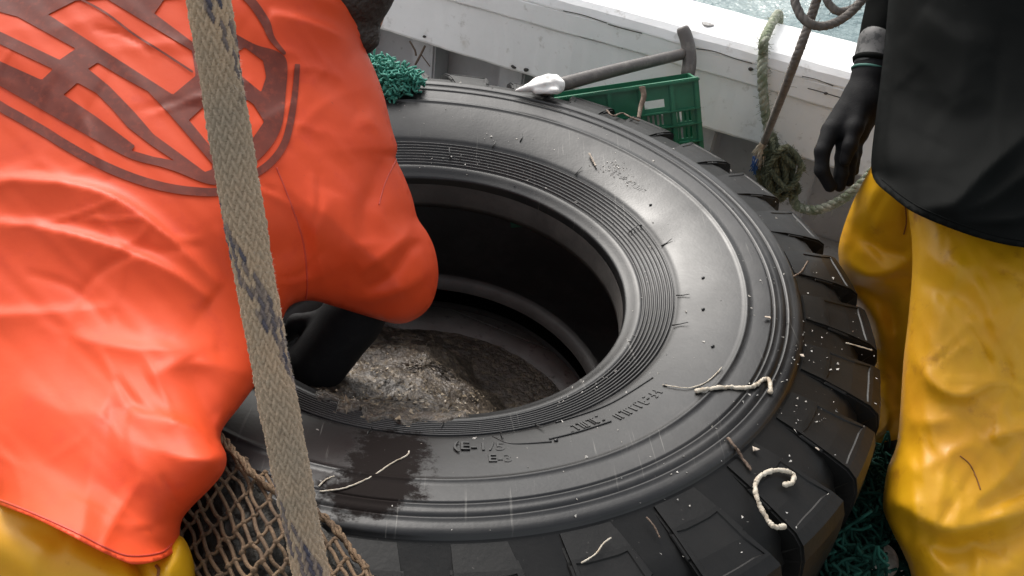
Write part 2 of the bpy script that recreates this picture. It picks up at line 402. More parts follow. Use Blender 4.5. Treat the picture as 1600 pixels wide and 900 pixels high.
# ---- implicit bodies
def sdf_mesh(prims, k, res, pad=.03, noise=0):
    lo = np.full(3, 1e9); hi = -lo
    for p in prims:
        if p[0] == 'c':
            for c, r in ((p[1], p[3]), (p[2], p[4])): lo = np.minimum(lo, np.array(c)-r); hi = np.maximum(hi, np.array(c)+r)
        else: lo = np.minimum(lo, np.array(p[1])-max(p[2])); hi = np.maximum(hi, np.array(p[1])+max(p[2]))
    lo -= pad; hi += pad; n = np.ceil((hi-lo)/res).astype(int)+1
    ax = [lo[i]+np.arange(n[i])*res for i in range(3)]
    X, Y, Z = np.meshgrid(*ax, indexing='ij'); D = np.full(X.shape, 1e3)
    for p in prims:
        kk = k
        if p[0] == 'c':
            a, b, ra, rb = np.array(p[1]), np.array(p[2]), p[3], p[4]; kk = p[5] if len(p) > 5 else k
            d = b-a; l = d@d+1e-12
            t = np.clip(((X-a[0])*d[0]+(Y-a[1])*d[1]+(Z-a[2])*d[2])/l, 0, 1)
            e = np.sqrt((X-a[0]-t*d[0])**2+(Y-a[1]-t*d[1])**2+(Z-a[2]-t*d[2])**2)-(ra+(rb-ra)*t)
        else:
            c, r = np.array(p[1]), np.array(p[2]); kk = p[3] if len(p) > 3 else k
            q = np.sqrt(((X-c[0])/r[0])**2+((Y-c[1])/r[1])**2+((Z-c[2])/r[2])**2)
            e = (q-1)*min(r)
        h = np.clip(kk-np.abs(D-e), 0, None)/kk
        D = np.minimum(D, e)-h*h*kk*.25
    if noise: D = D+noise*(np.sin(X*60+2*np.sin(Z*45))*np.sin(Y*70+Z*40)+.5*np.sin(Z*130+X*90))
    S = D < 0
    nx, ny, nz = D.shape; acc = np.zeros((nx-1, ny-1, nz-1, 3)); cnt = np.zeros((nx-1, ny-1, nz-1))
    off = [(0, 0, 0), (1, 0, 0), (0, 1, 0), (1, 1, 0), (0, 0, 1), (1, 0, 1), (0, 1, 1), (1, 1, 1)]
    sl = lambda A, o: A[o[0]:o[0]+nx-1, o[1]:o[1]+ny-1, o[2]:o[2]+nz-1]
    for i in range(8):
        for j in range(i+1, 8):
            o1, o2 = off[i], off[j]
            if sum(abs(a-b) for a, b in zip(o1, o2)) != 1: continue
            d1, d2 = sl(D, o1), sl(D, o2); m = sl(S, o1) != sl(S, o2)
            t = np.where(m, d1/(d1-d2+1e-20), 0)
            for c in range(3): acc[..., c] += np.where(m, o1[c]+t*(o2[c]-o1[c]), 0)
            cnt += m
    act = cnt > 0; ids = -np.ones(act.shape, int); ids[act] = np.arange(act.sum())
    I = np.argwhere(act); V = lo+res*(I+acc[act]/cnt[act][:, None]); F = []
    for c in range(3):
        a, b = [(1, 2), (2, 0), (0, 1)][c]
        sh = [nx, ny, nz]; s1 = [slice(0, None)]*3; s1[c] = slice(0, sh[c]-1); s2 = list(s1); s2[c] = slice(1, sh[c])
        m = S[tuple(s1)] != S[tuple(s2)]
        for e in np.argwhere(m):
            if e[a] == 0 or e[b] == 0 or e[a] >= sh[a]-1 or e[b] >= sh[b]-1: continue
            def cell(da, db):
                q = list(e); q[a] += da; q[b] += db; return ids[tuple(q)]
            q = [cell(-1, -1), cell(0, -1), cell(0, 0), cell(-1, 0)]
            F.append(q if S[tuple(e)] else q[::-1])
    return V, F

# ================================================================== SETTING
# sea: polar sheet out to the horizon
V = []; Fc = []
rad = np.concatenate([[1.5], 2.0*1.09**np.arange(90)]); NA = 150
def sea_h(x, y, r):
    a = .10*np.sin(.9*x+.55*y+.6*np.sin(.5*y))+.07*np.sin(-.7*x+1.6*y+np.sin(.8*x))+.045*np.sin(2.3*x+1.9*y+1.2*np.sin(1.1*y))+.03*np.sin(4.1*x-2.7*y+np.sin(2*x))
    return a*np.clip(40/r, 0, 1)
for i, r in enumerate(rad):
    for j in range(NA):
        a = 2*math.pi*j/NA; x, y = 3*ND[0]+r*math.cos(a), 3*ND[1]+r*math.sin(a); V.append((x, y, -.75+sea_h(x, y, r)))
for i in range(len(rad)-1):
    for j in range(NA): Fc.append((i*NA+j, (i+1)*NA+j, (i+1)*NA+(j+1) % NA, i*NA+(j+1) % NA))
V.append((3*ND[0], 3*ND[1], -.75)); Fc += [(len(V)-1, j, (j+1) % NA) for j in range(NA)]
obj('sea', V, Fc, M_SEA, kind='structure')

# decks
E1, E2, E3 = TD, ND, np.array([0, 0, 1.])
V, Fc = box(bl(.0, -.9, -.06), E1, E2, E3, 3.2, 2.2, .06)
ld = MB().add(V, Fc).build('lower_deck', M_LOW); ld['kind'] = 'structure'
V, Fc = box(bl(-.35, .25, .15), E1, E2, E3, 1.55, .955, .155)
rd = MB().add(V, Fc).build('deck', M_DECK); rd['kind'] = 'structure'
w_ = .118
me0 = None
for i in range(16):
    n0 = -.70+w_*(i+.5)
    o = MB().add(*box((0, 0, 0), E1, E2, E3, 1.55, w_/2-.002, .010)).build('deck_plank', M_DECK, rd, bevel=.003) if me0 is None else bpy.data.objects.new('deck_plank', me0)
    if me0 is not None: COL.objects.link(o); o.parent = rd
    me0 = o.data; o.location = tuple(bl(-.35, n0, .320+.0012*(i % 3)))

# bulwark
bw = thing('bulwark', 'chipped white painted timber bulwark with rounded cap rail between the tyre and the sea', 'boat side', bl(0, 1.1, .33))
S0, S1 = -1.9, 1.9; NS = 190
def prof_strip(name, prof, m, jit, seed):
    r = np.random.default_rng(seed); n = len(prof); V = []; F = []
    ss = np.linspace(S0, S1, NS); ph = r.uniform(0, 6.28, (n, 4))
    for i, s in enumerate(ss):
        for j, (a, z) in enumerate(prof):
            w = jit*(math.sin(7*s+ph[0, 0])+.6*math.sin(19*s+ph[0, 1]+j*.4)+.5*math.sin(41*s+ph[0, 2]+j*.9)+.6*r.normal()*.5)
            V.append(bl(s, a+w, z+w*.7+.004*math.sin(2*s)))
    for i in range(NS-1):
        for j in range(n): F.append((i*n+j, (i+1)*n+j, (i+1)*n+(j+1) % n, i*n+(j+1) % n))
    F.append(tuple(range(n))); F.append(tuple((NS-1)*n+j for j in range(n))[::-1])
    mb = MB(); mb.add(V, F); return mb.build(name, m, bw, smooth=False)
cap = [(1.245, .745), (1.247, .80), (1.240, .815), (1.225, .820), (1.15, .821), (1.09, .821), (1.068, .818), (1.050, .811), (1.039, .799), (1.034, .782), (1.034, .7785), (1.05, .76), (1.10, .745)]
prof_strip('cap_rail', cap, M_WHITE, .0008, 1)
prof_strip('plank', [(1.10, .7775), (1.0375, .7775), (1.035, .7745), (1.036, .729), (1.040, .7255), (1.10, .7255)], M_WHITE, .0010, 2)
prof_strip('plank', [(1.10, .7225), (1.049, .7225), (1.046, .719), (1.047, .590), (1.053, .583), (1.10, .583)], M_WHITE, .0012, 3)
prof_strip('hull_planking', [(1.19, .742), (1.19, -1.2), (1.235, -1.2), (1.235, .742)], M_GREYP, .001, 4)
fm = None
for i, s in enumerate(np.arange(-1.75, 1.9, .27)):
    if fm is None:
        o = MB().add(*box((0, 0, 0), E1, E2, E3, .038, .044, .2)).build('frame', M_GREYP, bw, bevel=.006); fm = o.data
    else:
        o = bpy.data.objects.new('frame', fm); COL.objects.link(o); o.parent = bw; o.matrix_parent_inverse = bw.matrix_basis.inverted()
    o.location = tuple(bl(s+.02*math.sin(i*3.1), 1.146, .533))
# cracks, bolt plugs
for pts in [[(880, 17), (905, 22), (925, 28), (948, 36)], [(950, 38), (975, 45), (1003, 52)], [(1253, 119), (1275, 124), (1302, 134)], [(1088, 76), (1115, 80), (1150, 92), (1175, 99)], [(1262, 138), (1285, 144), (1330, 158)]]:
    q = spline(pts, 14); obj('paint_crack', *tube([at_n(a, b, 1.0335) for a, b in q], .0011, 5), M_CRACK, bw)
for (a, b, rr) in [(1105, 38, .012)]:
    c = at_z(a, b, .8215); th = np.linspace(0, 2*math.pi, 18, endpoint=False)
    V = [c+rr*(1+.15*math.sin(3*t))*(math.cos(t)*TD*1.2+math.sin(t)*ND*.9)+(0, 0, .002) for t in th]; V += [v-np.array([0, 0, .006]) for v in V]
    F = [tuple(range(18))]+[(i, i+18, (i+1) % 18+18, (i+1) % 18) for i in range(18)]
    obj('bolt_plug', V, F, M_BOLT, bw, smooth=False)
for (a, b, rr) in [(1174, 108, .006), (1290, 146, .004), (663, 57, .005), (973, 73, .005), (903, 39, .004), (802, 105, .006), (824, 109, .007), (1125, 88, .005)]:
    c = at_n(a, b, 1.0325 if b > 107 else 1.0445) if a not in (663, 802, 824) else at_n(a, b, 1.0445)
    rk = random.Random(int(a)); V, F = sdf_mesh([('e', c+TD*rr*rk.uniform(-.8, .8)*q+E3*rr*rk.uniform(-.5, .5)*q, (rr*rk.uniform(.5, .85), rr*.45, rr*rk.uniform(.35, .6))) for q in (0, 1, 1)], .003, rr/4, pad=rr*.6)
    obj('knot_hole', V, F, M_CRACK, bw)

# ================================================================== TYRE
ty = thing('truck_tyre', 'huge black ribbed tyre lying flat on the deck with mud in its hole', 'tyre', (0, 0, .33))
def arc(c, r, a0, a1, n): return [(c[0]+r*math.cos(math.radians(a)), c[1]+r*math.sin(math.radians(a))) for a in np.linspace(a0, a1, n)]
prof = [(.3010, .690), (.3010, .7000), (.3014, .7030), (.3026, .7048), (.3045, .7060), (.3075, .7078), (.3110, .7100), (.3145, .7128), (.3180, .7152), (.3210, .7166), (.3240, .7172)]
r = .3255; zf = lambda r: .7195+(r-.3255)*.47
for k in range(8):                       # fine ribs above the bead
    w = .0057
    prof += [(r, zf(r)-.0030), (r+w*.16, zf(r)-.0032), (r+w*.30, zf(r)+.0004), (r+w*.40, zf(r)+.0012), (r+w*.66, zf(r)+.0014), (r+w*.84, zf(r)+.0002), (r+w*.92, zf(r)-.0016)]
    r += w
prof += [(r, zf(r)-.0025), (r+.0015, zf(r)-.0022), (r+.004, zf(r)+.0014)]
r0 = r+.004; z0 = zf(r)+.0014
def side(r):                              # bulging sidewall
    u = max(0, (r-r0)/(.547-r0)); return z0+(.7835-z0)*math.sin(u*math.pi/2)**.9
for r in np.linspace(r0+.006, .462, 14): prof.append((r, side(r)))
prof += [(.4665, side(.4665)), (.468, side(.468)+.0014), (.470, side(.47)+.0018), (.472, side(.472)+.0012), (.4735, side(.4735))]
for r in np.linspace(.48, .502, 5): prof.append((r, side(r)))
for rr in (.507, .526):
    prof += [(rr-.002, side(rr)-.0002), (rr-.001, side(rr)-.0025), (rr, side(rr)-.0020), (rr+.001, side(rr)+.0012), (rr+.003, side(rr)+.0012), (rr+.005, side(rr))]
    prof += [(rr+.009, side(rr+.008))]
prof += [(.540, side(.54)), (.546, .7828), (.549, .780), (.5505, .7760), (.553, .7748), (.60, .7630), (.624, .7520), (.643, .732), (.656, .700), (.658, .66), (.658, .556)]
low = [(r, 1.111-z) for r, z in [(.658, .66), (.656, .70), (.643, .732), (.624, .752), (.60, .7630), (.553, .7748), (.546, .7828), (.526, .7815), (.47, .775), (.42, .765), (.38, .745), (.34, .728), (.309, .7115), (.301, .69)]]
inner = [(.301, .4505), (.3035, .471), (.318, .476), (.36, .418), (.45, .385), (.54, .39), (.61, .45), (.615, .555), (.61, .66), (.54, .72), (.45, .727), (.36, .695), (.318, .655)]
inner += [(.3035, .640), (.3015, .652), (.3010, .670), (.3010, .690)]
prof = prof+low
NT = 420; PN = len(prof); V = []; F = []
for i in range(NT):
    a = 2*math.pi*i/NT; c, s = math.cos(a), math.sin(a)
    w = .0014*math.sin(3*a+.5)+.0009*math.sin(7*a)
    for r, z in prof: V.append((r*c*(1+w*.3), r*s*(1+w*.3), z+w*.5))
for i in range(NT):
    for j in range(PN-1):
        F.append((i*PN+j, ((i+1) % NT)*PN+j, ((i+1) % NT)*PN+j+1, i*PN+j+1))
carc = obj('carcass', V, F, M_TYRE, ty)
carc.data.materials.append(M_LUG)
bm = bmesh.new(); bm.from_mesh(carc.data); bmesh.ops.recalc_face_normals(bm, faces=bm.faces)
for f in bm.faces:
    c = f.calc_center_median()
    if math.hypot(c[0], c[1]) > .5505: f.material_index = 1
bm.to_mesh(carc.data); bm.free()
IV = []; IF = []; IN = len(inner)
for i in range(200):
    a = 2*math.pi*i/200; w = (.0014*math.sin(3*a+.5)+.0009*math.sin(7*a))*.3
    for r, z in inner: IV.append((r*math.cos(a)*(1+w)-.0004*math.cos(a), r*math.sin(a)*(1+w)-.0004*math.sin(a), z))
for i in range(200):
    for j in range(IN-1): IF.append((i*IN+j, i*IN+j+1, ((i+1) % 200)*IN+j+1, ((i+1) % 200)*IN+j))
obj('inner_liner', IV, IF, M_LINER, ty)
sp = np.array([at_z(a, b, .775)[:2] for a, b in [(548, 640), (560, 668), (548, 690), (532, 715), (528, 745), (490, 752), (498, 800), (540, 828), (600, 822), (645, 800), (660, 780), (668, 750), (678, 715), (672, 690), (668, 640)]])  # outline of the darker, duller brown blotch on the near sidewall
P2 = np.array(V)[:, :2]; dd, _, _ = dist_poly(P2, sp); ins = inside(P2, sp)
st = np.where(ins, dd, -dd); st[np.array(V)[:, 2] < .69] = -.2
carc.data.attributes.new('blotch', 'FLOAT', 'POINT').data.foreach_set('value', np.clip(st, -.2, .2).astype(np.float32))
# tread blocks
def lug_mesh(flip):
    half = math.radians(4.05); top = [(.5515, .7768), (.585, .7712), (.625, .7615), (.655, .7510), (.668, .7425), (.676, .720), (.679, .69), (.680, .64), (.680, .562)]
    bot = [(.5515, .7640), (.585, .7520), (.615, .735), (.635, .712), (.640, .700), (.640, .690), (.640, .67), (.640, .62), (.640, .562)]
    sk = [0, .25, .5, .8, .9, 1.05, 1.3, 1.9, 2.9]; V = []; F = []; n = len(top); K = 4
    for k in range(K+1):
        u = -1+2*k/K
        for j in range(n):
            a = u*half*(.82+.28*min(1, j/4))+math.radians(sk[j]*2.0)
            for (r, z) in (top[j], bot[j]):
                zz = z if not flip else 1.111-z
                V.append((r*math.cos(a), r*math.sin(a), zz))
    id_ = lambda k, j, b: (k*n+j)*2+b
    for k in range(K):
        for j in range(n-1):
            F.append((id_(k, j, 0), id_(k, j+1, 0), id_(k+1, j+1, 0), id_(k+1, j, 0)))
        F.append((id_(k, 0, 0), id_(k+1, 0, 0), id_(k+1, 0, 1), id_(k, 0, 1))); F.append((id_(k, n-1, 0), id_(k, n-1, 1), id_(k+1, n-1, 1), id_(k+1, n-1, 0)))
    for j in range(n-1):
        F.append((id_(0, j, 0), id_(0, j, 1), id_(0, j+1, 1), id_(0, j+1, 0))); F.append((id_(K, j, 0), id_(K, j+1, 0), id_(K, j+1, 1), id_(K, j, 1)))
    me = bpy.data.meshes.new('tread_block'); me.from_pydata(V, [], F); me.update()
    bm = bmesh.new(); bm.from_mesh(me); bmesh.ops.recalc_face_normals(bm, faces=bm.faces)
    bm.faces.ensure_lookup_table()
    ed = [e for e in bm.edges if len(e.link_faces) == 2 and e.calc_face_angle() > .9]
    bmesh.ops.bevel(bm, geom=ed, offset=.003, segments=2, affect='EDGES', clamp_overlap=True)
    bm.faces.ensure_lookup_table(); bm.normal_update()
    if not flip:                          # shallow sunk panel in the shoulder face
        pan = [f for f in bm.faces if .575 < math.hypot(*f.calc_center_median()[:2]) < .648 and f.normal.z > .6 and abs(math.atan2(f.calc_center_median()[1], f.calc_center_median()[0])-math.radians(np.interp(math.hypot(*f.calc_center_median()[:2]), [.5515, .585, .625, .655], [0, .5, 1.0, 1.6]))) < half*.9]
        res = bmesh.ops.inset_region(bm, faces=pan, thickness=.006, depth=0)
        bmesh.ops.inset_region(bm, faces=pan, thickness=.0015, depth=-.0016)
    bm.to_mesh(me); bm.free(); return me
for flip in (0, 1):
    me = lug_mesh(flip); me.materials.append(M_LUG)
    for k in range(30):
        o = bpy.data.objects.new('tread_block', me); COL.objects.link(o); o.parent = ty; o.matrix_parent_inverse = ty.matrix_basis.inverted()
        o.rotation_euler = (0, 0, math.radians(k*12+6*flip+1.0+random.uniform(-.25, .25)))
def on_side(px, py, lift=.0):             # a point on the upper sidewall
    z = .775
    for _ in range(6):
        p = at_z(px, py, z); r = math.hypot(p[0], p[1])
        if r < .372: z = .7205+(r-.3255)*.47 if r > .324 else .715
        elif r < .547: z = side(r)
        elif r < .667: z = .7785-(r-.5515)*.25
        else: z = .73
    p = at_z(px, py, z+lift); return p
# raised lettering
def letters(txt, px, py, size, ang, name='raised_letter'):
    cu = bpy.data.curves.new('t', 'FONT'); cu.body = txt; cu.size = size; cu.extrude = .0005; cu.bevel_depth = .0003; cu.align_x = 'CENTER'
    to = bpy.data.objects.new('t', cu); COL.objects.link(to); dg = bpy.context.evaluated_depsgraph_get()
    me = bpy.data.meshes.new_from_object(to.evaluated_get(dg)); COL.objects.unlink(to); bpy.data.objects.remove(to)
    o = link(name, me, M_LETTER, ty, smooth=False); p = on_side(px, py)
    q = on_side(px, py-6); sl = math.atan2(q[2]-p[2], math.hypot(q[0]-p[0], q[1]-p[1]))
    o.matrix_basis = ty.matrix_basis.inverted() @ Matrix.Translation(tuple(p+np.array([0, 0, .0006]))) @ Matrix.Rotation(math.radians(ang), 4, 'Z') @ Matrix.Rotation(sl, 4, 'X')
    o.matrix_parent_inverse = Matrix.Identity(4); return o
letters('(E-1/5-90', 772, 704, .026, 2, 'raised_lettering'); letters('E-3', 782, 722, .022, 2, 'raised_lettering')
mb = MB()
def relief(r0_, r1_, a0, a1, n, seed):
    rr = random.Random(seed)
    for i in range(n):
        a = math.radians(a0+(a1-a0)*(i+.5)/n); da = math.radians(abs(a1-a0)/n*.36)
        for _ in range(3):
            k = rr.random(); ra = r0_+(r1_-r0_)*rr.choice((.08, .5, .92)); c = np.array([math.cos(a), math.sin(a), 0]); t = np.array([-c[1], c[0], 0])
            sl_ = (side(ra+.002)-side(ra-.002))/.004; cc = np.array([c[0], c[1], sl_]); cc /= np.linalg.norm(cc); nn_ = np.cross(cc, t); nn_ *= np.sign(nn_[2])
            if k < .5: mb.add(*box(c*ra+(0, 0, side(ra)), t, cc, nn_, .6*da*ra, .0010, .0006))
            else:
                ra = (r0_+r1_)/2; mb.add(*box(c*ra+t*da*ra*rr.choice((-.7, .7))+(0, 0, side(ra)), t, cc, nn_, .0011, (r1_-r0_)*.45, .0006))
def pol(px, py): p = on_side(px, py); return math.hypot(p[0], p[1]), math.degrees(math.atan2(p[1], p[0]))
for (A_, B_, h, n, sd_) in [((885, 672), (942, 652), .016, 7, 3), ((957, 650), (1035, 612), .016, 9, 5), ((955, 268), (1010, 300), .010, 9, 8)]:
    ra, aa = pol(*A_); rb, ab = pol(*B_); rm = (ra+rb)/2; relief(rm-h/2, rm+h/2, aa, ab, n, sd_)
mb.build('relief_lettering', M_LETTER, ty, kind='stuff')
mb = MB()
for pts in [[(868, 660), (950, 632), (1020, 590)], [(858, 686), (905, 674), (955, 658)], [(770, 682), (800, 693), (862, 690)]]:
    mb.add(*tube([on_side(a, b, .0002) for a, b in spline(pts, 24)], .0011, 5))
mb.build('moulded_line', M_LETTER, ty, smooth=True)

rw = random.Random(5); wme = None
for k in range(13):
    a = math.radians(rw.uniform(-100, 95)); r_a = rw.choice((.373, .372, .345, .40, .335)); c = np.array([math.cos(a), math.sin(a), 0]); L_ = rw.uniform(.010, .022)
    pts = [c*(r_a+u*L_)+np.array([-c[1], c[0], 0])*.003*math.sin(2*u+k)+(0, 0, .0012+.003*u*u) for u in (0, .5, 1)]
    P_ = []
    for p in pts:
        r_ = math.hypot(p[0], p[1]); z_ = side(r_) if r_ > .372 else .7205+(r_-.3255)*.47; P_.append((p[0], p[1], z_+p[2]))
    obj('rubber_whisker', *tube(P_, [.0011, .0009, .0005], 5), M_LETTER, ty)
for (px_, py_) in [(1016, 320), (1098, 434), (1098, 483), (1113, 541), (868, 688), (1039, 602), (1000, 352)]:
    p = on_side(px_, py_, .001); obj('rubber_nub', *sdf_mesh([('e', p, (.0024, .0019, .0015)), ('e', p+np.array([.002, .0015, 0]), (.0014, .0014, .0010))], .002, .0008, pad=.003), M_LETTER, ty)

# mud in the hole
V = []; F = []; NR, NTH = 70, 190
def mud_z(x, y):
    r = math.hypot(x, y); z = .42+(.16-y)*.60-.55*max(0, x-.0)*(1+max(0, x)*3)-max(0, -x-.16)*.5
    z += .006*math.sin(23*x+3*math.sin(17*y))+.004*math.sin(31*y+2*math.sin(29*x))+.004*math.sin(71*x+5)*math.sin(83*y)
    return max(z, .345)
for i in range(NR+1):
    for j in range(NTH):
        a = 2*math.pi*j/NTH; ad = math.degrees(a); w = math.exp(-((ad-262)/20)**2)
        R = .2985+.045*w*(1+.35*math.sin(ad*.9)+.2*math.sin(ad*2.3)); r = R*(i/NR)**.9; x, y = r*math.cos(a), r*math.sin(a); z = min(mud_z(x, y), .700)
        if r > .285:
            lip = np.interp(r, [.285, .301, .309, .3245, .36], [.69, .704, .7100, .7185, .7375])
            z = max(z, lip+.004) if w > .4 and i < NR else (lip-.003 if w > .4 else min(z, .69))
        V.append((x+.0008*RNG.normal(), y+.0008*RNG.normal(), z+.0016*RNG.normal()*(i < NR)))
for i in range(NR):
    for j in range(NTH): F.append((i*NTH+j, (i+1)*NTH+j, (i+1)*NTH+(j+1) % NTH, i*NTH+(j+1) % NTH))
tag(obj('mud', V, F, M_MUD, kind='stuff'), 'wet grey brown mud and shell grit heaped inside the tyre hole', 'mud')
mb = MB()
MV = np.array(V)
for _ in range(3200):
    p = MV[random.randrange(len(MV)//4, len(MV))]
    if p[1] > .12-random.random()*.45: continue
    s = random.uniform(.0008, .0026)*(1.5 if p[1] < -.2 else 1); e = RNG.normal(size=(3, 3))*s*.9; e[:, 2] *= .5
    c = p+(0, 0, .002); mb.add([c+e[0], c+e[1], c+e[2], c-(e[0]+e[1]+e[2])*.6], [(0, 1, 2), (0, 3, 1), (1, 3, 2), (2, 3, 0)])
tag(mb.build('shell_grit', M_SHELL, kind='stuff'), 'broken shell and gravel bits scattered over the mud in the hole', 'grit')
# grit on the rubber
mb = MB()
def speck(p, s):
    e = RNG.normal(size=(3, 3))*s; e[:, 2] *= .5; c = p+np.array([0, 0, s*.3]); mb.add([c+e[0], c+e[1], c+e[2], c-(e[0]+e[1]+e[2])*.6], [(0, 1, 2), (0, 3, 1), (1, 3, 2), (2, 3, 0)])
for _ in range(420):
    k = random.random()
    if k < .35: a = math.radians(random.gauss(-15, 30)); r = random.uniform(.50, .66)
    elif k < .75: a = math.radians(random.uniform(-110, 110)); r = random.uniform(.38, .545)
    else: a = math.radians(random.uniform(-60, 100)); r = random.uniform(.31, .345)
    z = side(r) if .372 < r < .547 else (.7795-(r-.5515)*.25 if r >= .547 else np.interp(r, [.301, .309, .3245, .36], [.704, .7095, .7175, .737]))
    speck(np.array([r*math.cos(a), r*math.sin(a), z]), random.choice((.0005, .0006, .0008, .0009, .0015)))
for (a, b, n, sp_) in [(960, 260, 60, 10), (1045, 365, 45, 22), (1265, 550, 22, 24), (1240, 640, 14, 34), (985, 280, 40, 14)]:
    for _ in range(n): speck(on_side(a+random.gauss(0, sp_), b+random.gauss(0, sp_*.6)), random.choice((.0006, .0008, .0012)))
tag(mb.build('grit', M_GRIT, kind='stuff'), 'tiny pale sand and shell specks scattered over the black tyre', 'grit')

# debris on the tyre
def twine(name, pts, r, label, cat, m=M_TWINE, lift=.003, knob=False, group=None):
    q = spline(pts, 9*len(pts)); P = np.array([on_side(a, b, lift+.0008*math.sin(i*.21)) for i, (a, b) in enumerate(q)])+np.random.default_rng(len(pts)*7+int(pts[0][0])).normal(size=(len(q), 3))*r*.13
    rr = r*(.8+.10*np.sin(np.arange(len(q))*.5)+.05*np.sin(np.arange(len(q))*1.3)); mb = MB(); mb.add(*tube(P, rr, 8))
    if knob:
        for e in (P[0], P[-1]): mb.add(*sdf_mesh([('e', e, (r*1.25, r*1.1, r*1.0))], .003, r*.45, pad=r))
    return tag(mb.build(name, m, smooth=True), label, cat, group)
twine('twine_scrap', [(1090, 611), (1110, 607), (1135, 605), (1165, 606), (1180, 602), (1192, 594), (1201, 593), (1204, 612)], .0032, 'straight pale twine scrap with a hooked end lying across the tyre sidewall', 'twine', knob=True)
twine('twine_scrap', [(1228, 757), (1238, 754), (1240, 742), (1224, 735), (1205, 736), (1188, 744), (1180, 758), (1182, 775), (1190, 795), (1202, 815), (1212, 824), (1223, 823)], .0034, 'pale twine scrap curled like a question mark on the tread blocks', 'twine', lift=.006, knob=True)
twine('stick', [(1137, 684), (1150, 700), (1162, 718), (1174, 735)], .0022, 'short thin brown stick on the tyre shoulder above the curled twine', 'stick', M_STICK)
twine('thin_thread', [(500, 768), (540, 762), (580, 745), (610, 725), (635, 712), (639, 705)], .0011, 'long thin pale thread lying over the dark brown blotch', 'thread', lift=.002)
twine('thin_thread', [(498, 760), (508, 750), (522, 744)], .0010, 'short thin thread beside the thick tan rope at the edge of the blotch', 'thread', lift=.002)
twine('thin_thread', [(908, 880), (930, 866), (942, 850), (955, 840)], .0011, 'wavy pale thread on the nearest tread blocks at the bottom', 'thread', lift=.005)
twine('thin_thread', [(1322, 536), (1338, 540), (1362, 547)], .0012, 'small pale thread at the right rim of the tread', 'thread', lift=.004)
twine('stick', [(1010, 808), (1022, 822), (1031, 840)], .0011, 'thin dark twig between two tread blocks at the bottom', 'stick', M_STICK)
twine('straw', [(921, 240), (925, 248), (931, 259)], .0022, 'tiny split straw stuck on the sidewall below the green crate', 'straw', M_CHIP)
twine('twig', [(1240, 432), (1252, 424), (1262, 408)], .0016, 'small forked brown twig on the right shoulder of the tyre', 'twig', M_STICK)
twine('weed_strand', [(948, 172), (958, 181), (972, 177), (985, 183), (999, 189)], .0022, 'wet brown weed strand on the tread edge before the green crate', 'weed', M_STICK, lift=.008)
twine('thin_thread', [(1035, 601), (1075, 606), (1105, 596), (1128, 574)], .0009, 'fine curved thread on the sidewall above the straight twine scrap', 'thread', lift=.0015)
for (a, b, s, lab) in [(1180, 701, .0050, 'pale shell chip on the shoulder above the curled twine'), (1199, 496, .0048, 'flat pale chip on the right sidewall rings'), (1277, 702, .0034, 'smallest shell chip on the far right tread blocks'), (1253, 556, .0034, 'white crumb among grit on the right shoulder')]:
    p = on_side(a, b, .003); bm = bmesh.new(); rr = random.Random(int(a))
    for _ in range(14): bm.verts.new(tuple(p+np.array([rr.uniform(-1, 1)*s, rr.uniform(-1, 1)*s*.8, rr.uniform(-.3, .4)*s])))
    r_ = bmesh.ops.convex_hull(bm, input=bm.verts); bmesh.ops.delete(bm, geom=[v for v in r_['geom_interior'] if isinstance(v, bmesh.types.BMVert)], context='VERTS')
    me = bpy.data.meshes.new('shell_chip'); bm.to_mesh(me); bm.free(); tag(link('shell_chip', me, M_CHIP, smooth=False), lab, 'chip')

# ================================================================== CRATE
TR = un(1090, 123, 1.90)
cy = ray(1090, 123); cy = cy/np.linalg.norm(cy)-.16*RX+.10*UP; cy /= np.linalg.norm(cy)
cx = -185*RX-29*UP; cx -= cy*(cx@cy); cx /= np.linalg.norm(cx)         # points left along the crate
cz = np.cross(cx, cy); cz = cz if cz[2] > 0 else -cz
cr = thing('crate', 'green slotted plastic fish crate tilted against the white bulwark behind the tyre', 'crate', TR-cz*.28+cx*.2)
CW, CH, CD = .44, .29, .13
def cbox(mb, x0, x1, y0, y1, z0, z1):      # x left from right edge, z down from top
    mb.add(*box(TR+cx*(x0+x1)/2+cy*(y0+y1)/2-cz*(z0+z1)/2, cx, cy, cz, abs(x1-x0)/2, abs(y1-y0)/2, abs(z1-z0)/2))
mb = MB()
cbox(mb, 0, .074, 0, .004, 0, .062); cbox(mb, .122, .44, 0, .004, 0, .062)
cbox(mb, .074, .122, 0, .004, 0, .032); cbox(mb, .074, .122, 0, .004, .049, .062)
rows = [(.064, .086), (.098, .122), (.14, .18), (.195, .235)]
zz = .062
for (a, b) in rows:
    cbox(mb, 0, CW, 0, .004, zz, a)
    x = 0
    for k in range(0, 44):
        x0 = .020+k*.0098
        if k % 6 in (4, 5): continue
        if x0 < x: continue
        cbox(mb, x, x0, 0, .004, a, b); x = x0+.0048
    cbox(mb, x, CW, 0, .004, a, b); zz = b
cbox(mb, 0, CW, 0, .004, zz, CH)
mb.build('side_panel', M_GREEN, cr)
for z in (.060, .092, .130, .188, .24): mb = MB(); cbox(mb, -.001, CW, -.010, .001, z-.002, z+.002); mb.build('rib', M_GREEN, cr, bevel=.001)
for x in (.0, .052, .118, .185, .25, .32, .39): mb = MB(); cbox(mb, x-.001, x+.010, -.007, .001, .0, CH); mb.build('upright', M_GREEN, cr, bevel=.002)
mb = MB(); cbox(mb, -.003, CW, -.010, .008, -.004, .004); mb.build('rim', M_GREEN, cr, bevel=.002)
mb = MB(); cbox(mb, -.002, .003, .004, CD, 0, CH); mb.build('end_panel', M_GREEN, cr)
